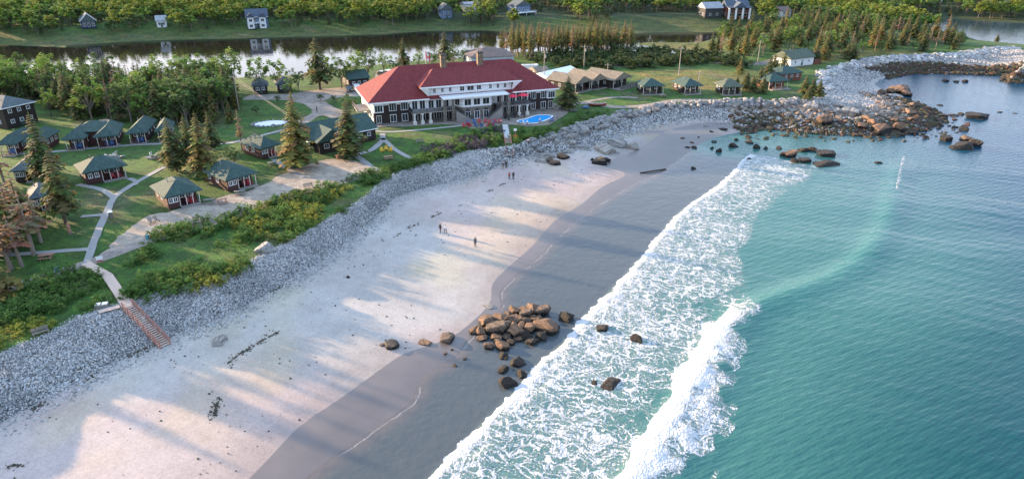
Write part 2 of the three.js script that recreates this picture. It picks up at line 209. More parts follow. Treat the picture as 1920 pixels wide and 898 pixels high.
// ---------- lake, bay ----------
const ripBump = tex(512, 512, (u, v) => 0.6 * tf(u, v * 1, 12, 4, 21) + 0.4 * tf(u, v, 40, 3, 22), false, 1 / 30);
const lakeMat = new THREE.MeshPhysicalMaterial({ color: lin(0.018, 0.016, 0.012), roughness: 0.04, ior: 1.33, bumpMap: ripBump, bumpScale: 0.02 });
function waterSheet(name, P, y, mat, pad) { const c = P.reduce((a, p) => [a[0] + p[0] / P.length, a[1] + p[1] / P.length], [0, 0]); const s = new THREE.Shape(P.map(p => new THREE.Vector2(p[0], -p[1]))); const g = new THREE.ShapeGeometry(s); g.rotateX(-PI / 2); g.translate(0, y, 0); const p = g.attributes.position, uv = g.attributes.uv; for (let i = 0; i < p.count; i++) uv.setXY(i, p.getX(i), -p.getZ(i)); g.computeVertexNormals(); const o = structure(name, g, mat); return o; }
waterSheet('lake_water', lakePoly, LAKE_Y, lakeMat);
const bayMat = new THREE.MeshPhysicalMaterial({ color: lin(0.02, 0.05, 0.07), roughness: 0.08, ior: 1.33, bumpMap: ripBump, bumpScale: 0.12 });
waterSheet('bay_water', bayPoly, 0.0, bayMat);
// ---------- sea ----------
const frontLine = smoothLine(line([[640, 1060], [730, 965], [800, 898], [880, 816], [960, 736], [1000, 690], [1040, 655], [1090, 598], [1130, 558], [1180, 505], [1225, 455], [1265, 405], [1310, 370], [1355, 340], [1378, 316], [1390, 298], [1402, 290]], 0.2), 4);
const crest = smoothLine(line([[1060, 1050], [1130, 960], [1190, 895], [1240, 815], [1285, 745], [1318, 680], [1352, 625], [1392, 585], [1440, 562], [1500, 540], [1570, 512], [1625, 478], [1658, 430], [1675, 385], [1682, 345], [1690, 308], [1697, 285]], 0.6), 4);
// signed distance to an open line: positive on its seaward (right-hand) side, and the parameter along it
function side(x, z, P) { let b = 1e18, s = 1, par = 0; for (let i = 0; i < P.length - 1; i++) { const A = P[i], B = P[i + 1], ex = B[0] - A[0], ez = B[1] - A[1], t = clamp(((x - A[0]) * ex + (z - A[1]) * ez) / (ex * ex + ez * ez)); const dx = x - A[0] - ex * t, dz = z - A[1] - ez * t, d = dx * dx + dz * dz; if (d < b) { b = d; s = ex * dz - ez * dx > 0 ? 1 : -1; par = (i + t) / (P.length - 1); } } return [s * sqrt(b), par]; }
const fieldEdge = line([[1440, 562], [1415, 530], [1398, 480], [1418, 440], [1442, 400], [1490, 365], [1530, 335], [1545, 312], [1500, 300], [1440, 292], [1402, 290]], 0.2);
const foamPoly = frontLine.slice().concat(fieldEdge.slice().reverse(), crest.slice(0, crest.findIndex(p => p[1] < fieldEdge[0][1])).reverse());
const RX = 0.90, RZ = 0.43; // ripple crests run along this
function wav(a, k) { const s = 0.5 + 0.5 * sin(a); return pow(s, k) - 0.4; }
function seaInfo(x, z, c) {
  const deep = sst(2, 45, -c), [df, pf] = side(x, z, frontLine), [dk, pk] = side(x, z, crest);
  let y = 0.02;
  // the bore running up the sand
  const fEnd = sst(0.0, 0.04, pf) * sst(1, 0.93, pf), lump = 0.6 + 0.8 * fbm(x * 0.7, z * 0.7, 3);
  if (df > -0.2) y += fEnd * lump * (0.42 * sst(-0.2, 0.9, df) * exp(-max(0, df) / 5.5) + 0.10 * sst(0, 3, df));
  // swell that breaks along the lower half of its crest
  const br = sst(0.5, 0.36, pk), amp = mix(0.6, 0.5, sst(0.3, 0.6, pk)) * sst(1, 0.9, pk) * (0.85 + 0.3 * fbm(x * 0.12, z * 0.12, 2));
  const wL = mix(2.2, 1.4, br), wR = mix(3.0, 4.2, br);
  const sh = dk < 0 ? exp(-dk * dk / (wL * wL)) : exp(-dk * dk / (wR * wR));
  y += amp * sh * sst(-1, 6, -c) + br * sh * 0.5 * (fbm(x * 0.8, z * 0.8, 4) - 0.45);
  // wind chop and a long low swell
  const a = -x * RZ + z * RX, b = x * RX + z * RZ, wob = 3 * fbm(x * 0.05, z * 0.05, 2), w2 = 2.2 * fbm(b * 0.12, a * 0.3, 2);
  const foamy = sd(x, z, foamPoly) > 0 ? 0.35 : 1;
  y += deep * foamy * (0.03 * wav(a * 1.9 + w2 * 3, 1.5) + 0.026 * wav(a * 0.95 + wob * 4, 1.6) + 0.04 * (fbm(b * 0.16, a * 0.8, 3) - 0.5) * 2) + 0.10 * deep * sin(a * 0.28 + x * 0.05 + wob);
  return { y, df, pf, dk, pk, deep, br, sh };
}
const SG = grid(axis([[-62, -14, 2], [-14, 118, 0.55], [118, 260, 3], [260, 900, 20]]), axis([[60, -36, 6], [-36, -165, 0.55], [-165, -235, 1.1], [-235, -420, 6]]));
const SF = new Float32Array(SG.n), SY = new Float32Array(SG.n), SC = new Float32Array(SG.n * 3), SFoam = new Float32Array(SG.n);
for (let k = 0; k < SG.n; k++) {
  const x = SG.xs[k % SG.xs.length], z = SG.zs[(k / SG.xs.length) | 0], c = sd(x, z, landPoly); SF[k] = -c;
  if (c > 4) { SFoam[k] = -5; continue; }
  const s = seaInfo(x, z, c); SY[k] = max(s.y, 0.015) ;
  // sand below a thin film, stirred-up milky teal in the surf, deeper blue-green outside
  const n = fbm(x * 0.03, z * 0.03, 3), film = sst(1.5, -0.5, s.df) * sst(0.98, 0.9, s.pf), out = sst(4, 40, s.dk) , t2 = sst(-0.15, 0.25, n - 0.35);
  let col = [0.04, 0.14, 0.128];
  const to = (d, t) => { col = col.map((v, i) => mix(v, d[i], t)); };
  to([0.004, 0.082, 0.070], out * 0.95); to([0.003, 0.048, 0.066], out * t2 * 0.8);
  to([0.020, 0.17, 0.135], s.sh * (1 - s.br) * 0.3);
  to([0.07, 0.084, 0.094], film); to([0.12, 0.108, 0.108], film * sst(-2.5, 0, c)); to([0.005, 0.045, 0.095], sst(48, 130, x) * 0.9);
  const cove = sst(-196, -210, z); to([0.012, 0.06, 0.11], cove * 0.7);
  SC.set(col, k * 3);
  SFoam[k] = max(sd(x, z, foamPoly) + 1, 7 - abs(s.dk - 3) - (s.pk > 0.55 ? (s.pk > 0.86 ? 4 : 9) : 0), 1.5 - abs(s.df), s.df < 0 ? 1.4 - abs(c + 0.6) : -9, s.pk < 0.42 ? 22 - abs(s.dk) : -9);
}
const seaBump = tex(1024, 1024, (u, v) => { // tiled wind ripples, crests along u
  let h = 0; for (let q = 0; q < 5; q++) { const f = [9, 14, 21, 33, 52][q], du = [1, -2, 2, -3, 4][q]; h += (0.5 + 0.5 * sin(2 * PI * (f * v + du * u) + 5 * tf(u, v, 4 + q, 3, 30 + q))) * [0.3, 0.26, 0.2, 0.14, 0.1][q]; }
  return 0.55 * h + 0.45 * tf(u, v, 24, 4, 44); }, false, 1 / 15);
seaBump.rotation = -atan2(-RZ, RX); 
const seaMat = new THREE.MeshPhysicalMaterial({ vertexColors: true, roughness: 0.13, ior: 1.33, bumpMap: seaBump, bumpScale: 0.095 });
const bil = (F, n = 1, o = 0) => p => { let s = 0; for (const [k, w] of p.w) s += F[k * n + o] * w; return s; };
const seaY = bil(SY);
const SD = new Float32Array(SG.n); for (let k = 0; k < SG.n; k++) { const x = SG.xs[k % SG.xs.length], z = SG.zs[(k / SG.xs.length) | 0]; const [d, q] = SF[k] > -3 ? side(x, z, frontLine) : [1, 0]; SD[k] = q < 0.985 ? d : max(d, 1); }
const swashMat = new THREE.MeshPhysicalMaterial({ vertexColors: true, roughness: 0.16, ior: 1.33, bumpMap: ripBump, bumpScale: 0.09 });
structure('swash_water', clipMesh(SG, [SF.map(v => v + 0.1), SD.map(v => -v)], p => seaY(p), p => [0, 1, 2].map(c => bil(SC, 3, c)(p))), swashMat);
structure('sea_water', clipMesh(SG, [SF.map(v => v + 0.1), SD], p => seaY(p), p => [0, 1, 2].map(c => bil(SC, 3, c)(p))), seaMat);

// foam: lacy net of bubbles floating on the water
const FX0 = -26, FX1 = 100, FZ0 = -34, FZ1 = -178, FW = 2048, FH = 2048;
function worley(x, y) { const i = floor(x), j = floor(y); let a = 9, b = 9; for (let q = -1; q <= 1; q++) for (let p = -1; p <= 1; p++) { const px = i + p + 0.1 + 0.8 * hash2(i + p, j + q), py = j + q + 0.1 + 0.8 * hash2(i + p + 571, j + q + 91), d = hypot(px - x, py - y); if (d < a) { b = a; a = d; } else if (d < b) b = d; } return b - a; }
// distances on a coarse grid, read back bilinearly
const CW = 181, CH = 207, cg = new Float32Array(CW * CH * 6);
for (let j = 0; j < CH; j++) for (let i = 0; i < CW; i++) { const x = mix(FX0, FX1, i / (CW - 1)), z = mix(FZ0, FZ1, j / (CH - 1)), [df, pf] = side(x, z, frontLine), [dk, pk] = side(x, z, crest), k = (i + j * CW) * 6; cg[k] = df; cg[k + 1] = pf; cg[k + 2] = dk; cg[k + 3] = pk; cg[k + 4] = sd(x, z, foamPoly); cg[k + 5] = sd(x, z, landPoly); }
const cRead = (fx, fy, o) => { const i = min(CW - 2, floor(fx)), j = min(CH - 2, floor(fy)), u = fx - i, v = fy - j, k = (i + j * CW) * 6 + o; return mix(mix(cg[k], cg[k + 6], u), mix(cg[k + CW * 6], cg[k + CW * 6 + 6], u), v); };
const foamTex = tex(FW, FH, (u, v) => {
  const x = mix(FX0, FX1, u), z = mix(FZ0, FZ1, v), fx = u * (CW - 1), fy = v * (CH - 1), df0 = cRead(fx, fy, 0), dk = cRead(fx, fy, 2), pk = cRead(fx, fy, 3), pf = cRead(fx, fy, 1), ins = cRead(fx, fy, 4);
  if (ins < -5 && pk > 0.5 && !(pk > 0.79 && abs(dk) < 3) && abs(cRead(fx, fy, 5)) > 2 || cRead(fx, fy, 5) > 2) return 0;
  const wx = x + 2.6 * (fbm(x * 0.45, z * 0.45, 4) - 0.5), wz = z + 2.6 * (fbm(x * 0.45 + 40, z * 0.45, 4) - 0.5);
  const df = df0 + 1.3 * (fbm(x * 0.9, z * 0.9, 3) - 0.5) + 1.6 * (fbm(x * 0.18, z * 0.18, 2) - 0.5);
  let D = -1; const big = fbm(x * 0.09, z * 0.09, 3), med = fbm(x * 0.35, z * 0.35, 3);
  if (ins > -3) { D = 0.33 + 0.6 * (big - 0.5) + 0.35 * (med - 0.5) - 0.25 * sst(-50, -120, z) * sst(6, 20, df) + sst(2.5, -3, ins) * -0.9; D = max(D, D + 0.45 * exp(-max(0, df) / 5)); if (df > 0.02) D = max(D, 1.25 * exp(-max(0, df - 0.7) / 1.6)); }
  if (df < 0) D = -1;
  const dk2 = dk + 2.2 * (med - 0.5) + 2.4 * (fbm(x * 0.2, z * 0.2, 2) - 0.5), brk = sst(0.5, 0.4, pk);
  if (brk > 0 && pf < 0.999) { // the breaker: solid at the toe, torn into lace on its back
    const wd = mix(4.6, 1.0, sst(0.1, 0.48, pk)); if (dk2 > -2.0) D = max(D, (1.12 - 0.85 * sst(wd * 0.1, wd * 1.5, dk2) - 0.5 * sst(0, wd * 0.5, dk2) * sst(0.45, 0.65, med)) * brk - (dk2 > wd * 1.6 ? 0.25 + 0.05 * (dk2 - wd * 1.6) : 0)); }
  if (pk > 0.8 && abs(dk) < 2.2) D = max(D, (1.15 - abs(dk + 0.2) * 0.8 - 0.8 * med) * sst(0.8, 0.9, pk) - sst(0.98, 1, pk));
  const cc = cRead(fx, fy, 5) + 0.35 + 0.9 * (med - 0.5); let edge = 0; if (df0 < -1 && pf < 0.985 && pf > 0.02) edge = 0.3 * sst(0.13, 0.03, abs(cc)) * sst(0.4, 0.6, med);
  if (D <= 0) return edge;
  // cells stretched along the ripples
  const a = -wx * RZ + wz * RX, b = wx * RX + wz * RZ;
  const e1 = worley(b * 0.5, a * 1.05), e2 = worley(b * 1.25 + 9, a * 2.5 + 4), e3 = worley(b * 0.26 + 5, a * 0.6 + 8), e4 = worley(b * 3.6, a * 5), tear = fbm(b * 0.9 + 3, a * 1.6, 3), te2 = fbm(b * 2.2, a * 3.1 + 8, 2);
  const wdt = clamp(D) * 0.46, nz = fbm(x * 0.13 + 30, z * 0.13, 3), wa = wdt * (0.1 + 1.7 * nz), wb = wdt * (1.9 - 1.8 * nz); let f = max(sst(wa * 1.1, wa * 0.1, e1 + 0.42 * (tear - 0.45)), 0.9 * sst(wb * 1.0, wb * 0.05, e2 + 0.5 * (te2 - 0.42)), 0.85 * sst(wdt * 0.7, wdt * 0.2, e3 + 0.4 * (tear - 0.45)));
  f = max(f, sst(0.72, 1.0, D + 0.25 * (e4 - 0.3) + 0.3 * (med - 0.5))); f = max(f, 0.30 * clamp(D) * (0.5 + te2)); f *= sst(0.02, 0.25, D);
  return clamp(f * (0.85 + 0.3 * e4));
}, false);
foamTex.wrapS = foamTex.wrapT = THREE.ClampToEdgeWrapping;
const foamBump = tex(512, 512, (u, v) => 0.6 * tf(u, v, 16, 4, 51) + 0.4 * tf(u, v, 70, 2, 52), false, 12);
const foamMat = new THREE.MeshStandardMaterial({ color: lin(0.56, 0.58, 0.60), roughness: 0.8, alphaMap: foamTex, transparent: true, bumpMap: foamBump, bumpScale: 0.3 });
{
  const g = clipMesh(SG, [SFoam, SF.map(v => v + 0.05)], p => seaY(p) + 0.02); const p = g.attributes.position, uv = g.attributes.uv;
  for (let i = 0; i < p.count; i++) uv.setXY(i, (p.getX(i) - FX0) / (FX1 - FX0), (p.getZ(i) - FZ0) / (FZ1 - FZ0));
  const o = structure('sea_foam', g, foamMat); o.userData.label = 'white lacy sea foam of the breaking waves';
}
// ---------- building kit ----------
function metricUV(g) { g = g.index ? g.toNonIndexed() : g; const p = g.attributes.position, n = p.count, uv = new Float32Array(n * 2), a = new THREE.Vector3(), b = new THREE.Vector3(), c = new THREE.Vector3(), q = new THREE.Vector3(); for (let i = 0; i < n; i += 3) { a.fromBufferAttribute(p, i); b.fromBufferAttribute(p, i + 1); c.fromBufferAttribute(p, i + 2); q.crossVectors(b.clone().sub(a), c.clone().sub(a)); const ax = abs(q.x), ay = abs(q.y), az = abs(q.z); for (let k = 0; k < 3; k++) { const x = p.getX(i + k), y = p.getY(i + k), z = p.getZ(i + k); uv.set(ay > ax && ay > az ? [x, z] : ax > az ? [z, y] : [x, y], (i + k) * 2); } } g.setAttribute('uv', new THREE.BufferAttribute(uv, 2)); return g; }
function clean(g) { g = g.index ? g.toNonIndexed() : g; for (const k of Object.keys(g.attributes)) if (!['position', 'normal', 'uv'].includes(k)) g.deleteAttribute(k); return g; }
const join = gs => mergeGeometries(gs.map(clean));
// box from x0..x1, y0..y1, z0..z1
const bx = (x0, x1, y0, y1, z0, z1) => metricUV(new THREE.BoxGeometry(x1 - x0, y1 - y0, z1 - z0).translate((x0 + x1) / 2, (y0 + y1) / 2, (z0 + z1) / 2));
function bar(a, b, w, h = w) { const A = new THREE.Vector3(...a), B = new THREE.Vector3(...b), d = B.clone().sub(A), l = d.length(); const g = new THREE.BoxGeometry(w, h, l); const m = new THREE.Matrix4().lookAt(B, A, abs(d.y) > 0.99 * l ? new THREE.Vector3(1, 0, 0) : new THREE.Vector3(0, 1, 0)); g.applyMatrix4(m).translate((A.x + B.x) / 2, (A.y + B.y) / 2, (A.z + B.z) / 2); return metricUV(g); }
const cyl = (x, y0, y1, z, r0, r1 = r0, n = 8) => clean(new THREE.CylinderGeometry(r1, r0, y1 - y0, n).translate(x, (y0 + y1) / 2, z));
function poly3(faces) { const pos = []; for (const f of faces) for (let i = 1; i + 1 < f.length; i++) pos.push(...f[0], ...f[i], ...f[i + 1]); const g = new THREE.BufferGeometry(); g.setAttribute('position', new THREE.Float32BufferAttribute(pos, 3)); g.computeVertexNormals(); return metricUV(g); }
// roof over x0..x1, z0..z1 with its eave at y; ridge along x (or z); inset 0 gives a gable
function roofGeo(x0, x1, z0, z1, y, h, inset, along = 'x', th = 0.16) {
  const A = [x0, y, z1], B = [x1, y, z1], C = [x1, y, z0], D = [x0, y, z0]; let R, S; const lo = p => [p[0], p[1] - th, p[2]];
  let top; if (along === 'x') { const zm = (z0 + z1) / 2; R = [x0 + inset, y + h, zm]; S = [x1 - inset, y + h, zm]; top = [[A, B, S, R], [C, D, R, S], [B, C, S], [D, A, R]]; } else { const xm = (x0 + x1) / 2; R = [xm, y + h, z1 - inset]; S = [xm, y + h, z0 + inset]; top = [[B, C, S, R], [D, A, R, S], [A, B, R], [C, D, S]]; }
  return poly3([...top, [lo(A), lo(D), lo(C), lo(B)], [lo(A), lo(B), B, A], [lo(B), lo(C), C, B], [lo(C), lo(D), D, C], [lo(D), lo(A), A, D]]);
}
const plankTex = tex(256, 256, (u, v) => { const r = v * 10, f = r - floor(r), s = 0.97 + 0.2 * (tn(u, v, 10, 60) - 0.5) + 0.25 * (tf(u, v, 16, 3, 61) - 0.5); return (f < 0.12 ? 0.55 : 1) * s; }, true, 0.5);
const shingleTex = tex(512, 512, (u, v) => { const r = floor(v * 24), f = v * 24 - r, c = floor(u * 32 + (r % 2) * 0.5), e = hash2(((c % 32) + 32) % 32, r); const s = 0.78 + 0.22 * e + 0.18 * (tf(u, v, 8, 4, 62) - 0.5); return (f < 0.14 ? 0.75 : 1) * s; }, true, 0.18);
const stoneTex = tex(256, 256, (u, v) => { const s = 0.65 + 0.7 * (tf(u, v, 12, 3, 63) - 0.5) + 0.3 * (tn(u, v, 30, 64) - 0.5); return [s, s * 0.97, s * 0.93]; }, true, 0.4);
const roofMat = (r, g, b) => M(r, g, b, 0.85, { map: shingleTex, bumpMap: shingleTex, bumpScale: 0.02 });
const wallMat = (r, g, b) => M(r, g, b, 0.8, { map: plankTex, bumpMap: plankTex, bumpScale: 0.012 });
const mt = {
  redRoof: roofMat(0.22, 0.028, 0.032), greenRoof: roofMat(0.045, 0.095, 0.085), greyRoof: roofMat(0.11, 0.14, 0.15), tanRoof: roofMat(0.25, 0.21, 0.16), brownRoof: roofMat(0.20, 0.15, 0.135), blueRoof: roofMat(0.09, 0.12, 0.17), paleRoof: roofMat(0.42, 0.44, 0.47), oliveRoof: roofMat(0.11, 0.14, 0.10),
  dark: wallMat(0.030, 0.018, 0.015), maroon: wallMat(0.075, 0.030, 0.026), rust: wallMat(0.20, 0.065, 0.04), white: wallMat(0.80, 0.81, 0.82), blue: wallMat(0.13, 0.2, 0.32), navy: wallMat(0.035, 0.045, 0.085), paleBlue: wallMat(0.5, 0.62, 0.74), charcoal: wallMat(0.05, 0.05, 0.055), beige: wallMat(0.45, 0.4, 0.33),
  doorGreen: M(0.03, 0.06, 0.05, 0.6), trim: M(0.8, 0.8, 0.8, 0.6), glass: new THREE.MeshPhysicalMaterial({ color: lin(0.03, 0.035, 0.04), roughness: 0.06, ior: 1.5 }), stone: M(0.46, 0.43, 0.40, 0.9, { map: stoneTex, bumpMap: stoneTex, bumpScale: 0.05 }), tanStone: M(0.46, 0.38, 0.28, 0.9, { map: stoneTex, bumpMap: stoneTex, bumpScale: 0.05 }),
  deck: wallMat(0.30, 0.27, 0.25), newWood: M(0.60, 0.44, 0.36, 0.8), redWood: M(0.36, 0.17, 0.125, 0.8), oldWood: wallMat(0.25, 0.225, 0.2), post: M(0.62, 0.58, 0.52, 0.8), black: M(0.02, 0.02, 0.022, 0.5), redPaint: M(0.45, 0.03, 0.04, 0.5), bluePaint: M(0.04, 0.12, 0.32, 0.5), yellow: M(0.75, 0.42, 0.02, 0.5), whitePlastic: M(0.75, 0.75, 0.75, 0.4), umbrella: M(0.65, 0.03, 0.06, 0.8), steel: M(0.35, 0.36, 0.38, 0.4, { metalness: 0.6 }), pole: M(0.33, 0.29, 0.25, 0.9), rubber: M(0.015, 0.015, 0.015, 0.8),
};
// a window lying on the plane z = z (facing +z) or turned by ry about its own centre: frame mesh with its pane as sub-part
function windowAt(parent, x, y, z, w, h, ry = 0, bars = 1, mat = mt.trim) {
  const t = 0.09, fr = [bx(-w / 2, w / 2, 0, t, -0.03, 0.06), bx(-w / 2, w / 2, h - t, h, -0.03, 0.06), bx(-w / 2, -w / 2 + t, t, h - t, -0.03, 0.06), bx(w / 2 - t, w / 2, t, h - t, -0.03, 0.06)];
  for (let k = 1; k <= bars; k++) { const q = -w / 2 + w * k / (bars + 1); fr.push(bx(q - 0.03, q + 0.03, t, h - t, -0.02, 0.05)); }
  const f = mesh('window', join(fr), mat, parent); f.position.set(x, y, z); f.rotation.y = ry;
  mesh('pane', bx(-w / 2 + t, w / 2 - t, t, h - t, -0.02, 0.02), mt.glass, f); return f;
}
function doorAt(parent, x, y, z, w, h, ry, mat) { const d = mesh('door', join([bx(-w / 2, w / 2, 0, h, -0.03, 0.05)]), mat, parent); d.position.set(x, y, z); d.rotation.y = ry; mesh('handle', bx(w / 2 - 0.16, w / 2 - 0.08, h * 0.45, h * 0.52, 0.05, 0.1), mt.black, d); return d; }
function railing(x0, z0, x1, z1, y, h = 0.95, step = 0.14) { const gs = [bar([x0, y + h, z0], [x1, y + h, z1], 0.09, 0.06), bar([x0, y + 0.12, z0], [x1, y + 0.12, z1], 0.06, 0.05)], l = hypot(x1 - x0, z1 - z0), n = Math.round(l / step); for (let i = 0; i <= n; i++) { const t = i / n, big = i % 12 === 0 || i === n ? 0.1 : 0.035; gs.push(bar([mix(x0, x1, t), y, mix(z0, z1, t)], [mix(x0, x1, t), y + h, mix(z0, z1, t)], big)); } return join(gs); }

// frame of a house from the ground line of its front: L and R in the photograph, and depth or the back corner
function frame(L, R, dep) {
  const a = at(...L), b = at(...R), dx = b.x - a.x, dz = b.z - a.z, w = hypot(dx, dz); let d = dep;
  if (Array.isArray(dep)) { const c = at(dep[0], dep[1]); const nx = -dz / w, nz = dx / w; d = abs((c.x - a.x) * nx + (c.z - a.z) * nz); d = clamp(d, 4.5, 12); }
  return { x: a.x, z: a.z, y: min(a.y, b.y), w, d, ry: atan2(-dz, dx) };
}
// houses: local x along the front, +z out of the front
function house(name, label, groupName, L, R, dep, o = {}) {
  const f = frame(L, R, dep), w = o.w ?? f.w, d = f.d, wh = o.wh ?? 2.5, rh = o.rh ?? 1.7, ov = o.ov ?? 0.5;
  const g = group(name, f.x, f.y - 0.05, f.z, f.ry); tag(g, label, o.cat ?? 'cottage', groupName);
  const W = o.wall ?? mt.maroon, pd = o.porch ?? 0, base = o.base ?? 0.35, top = base + wh;
  const gaps = [];
  // walls: with a porch the front wall steps back behind it
  const back = pd; const walls = [bx(0.15, w - 0.15, -1.2, base, -d + 0.15, -0.15), bx(0, w, base, top, -d, -back)];
  if (pd && o.nook) walls.push(bx(0, w * o.nook, base, top, -back, 0));
  if (o.gable) { const along = o.gable; const m = along === 'x' ? [[0, top, -d], [0, top, 0], [0, top + rh * 0.97, -d / 2]] : null; if (m) walls.push(poly3([[[0.01, top, -d], [0.01, top, 0], [0.01, top + rh, -d / 2]], [[w - 0.01, top, 0], [w - 0.01, top, -d], [w - 0.01, top + rh, -d / 2]]])); else walls.push(poly3([[[0, top, -back + 0.01], [w, top, -back + 0.01], [w / 2, top + rh, -back + 0.01]], [[w, top, -d + 0.01], [0, top, -d + 0.01], [w / 2, top + rh, -d + 0.01]]])); }
  mesh('wall', join(walls), W, g);
  const inset = o.gable ? 0 : (o.inset ?? min(w, d) * 0.5 + ov * 0.6), along = o.gable || (w >= d ? 'x' : 'z');
  const rf = mesh('roof', roofGeo(-ov, w + ov, -d - ov, ov, top + 0.02, rh, min(inset, (along === 'x' ? w : d) * 0.5 + ov - 0.05), along), o.roof ?? mt.greenRoof, g);
  if (o.fascia) mesh('fascia', join([bx(-ov - 0.02, w + ov + 0.02, top - 0.2, top + 0.0, ov + 0.003, ov + 0.05), bx(-ov - 0.05, -ov - 0.003, top - 0.2, top, -d - ov, ov), bx(w + ov + 0.003, w + ov + 0.05, top - 0.2, top, -d - ov, ov)]), mt.trim, rf);
  if (o.vent !== false) mesh('vent_pipe', cyl(w * 0.3, top + rh * 0.35, top + rh + 0.35, -d * 0.55, 0.07), mt.steel, rf);
  const wz = -back + 0.02, n = o.win ?? 2, ww = o.ww ?? 0.95, hh = o.hh ?? 0.95, wy = base + (o.wy ?? 0.95);
  const x0 = o.nook ? w * o.nook : 0;
  for (let k = 0; k < n; k++) windowAt(g, x0 + (w - x0) * (k + 0.7) / (n + 0.4), wy, wz, ww, hh, 0, 1);
  if (o.nook) for (let k = 0; k < 2; k++) windowAt(g, w * o.nook * (0.3 + 0.4 * k), wy, 0.02, ww * 0.8, hh, 0, 1);
  for (let k = 0; k < (o.side ?? 2); k++) { windowAt(g, -0.02, wy, -back - (d - back) * (k + 0.6) / ((o.side ?? 2) + 0.3), ww, hh, -PI / 2, 1); windowAt(g, w + 0.02, wy, -back - (d - back) * (k + 0.6) / ((o.side ?? 2) + 0.3), ww, hh, PI / 2, 1); }
  if (o.storeys) for (let s = 1; s < o.storeys; s++) for (let k = 0; k < n; k++) windowAt(g, w * (k + 0.7) / (n + 0.4), wy + s * (wh / o.storeys), wz, ww, hh, 0, 1);
  doorAt(g, x0 + (w - x0) * (o.doorAt ?? 0.5), base, wz, 0.9, 2.0, 0, o.doorMat ?? mt.doorGreen);
  if (pd) {
    const e = o.ext ?? 0.6; mesh('porch_deck', bx(o.nook ? w * o.nook : 0, w, 0.05, base - 0.02, -back, e), mt.deck, g);
    const np = o.posts ?? 4; for (let k = 0; k < np; k++) { const q = x0 + 0.08 + (w - x0 - 0.16) * k / (np - 1); mesh('post', bx(q - 0.06, q + 0.06, base, top - 0.15, -0.14, -0.02), o.postMat ?? mt.post, g); }
    if (o.rail) mesh('railing', join([railing(x0 + 0.1, e - 0.08, x0 + (w - x0) * 0.62, e - 0.08, base, 0.9, 0.3)]), o.railMat ?? mt.maroon, g);
  }
  if (o.extra) o.extra(g, w, d, top, base);
  return g;
}
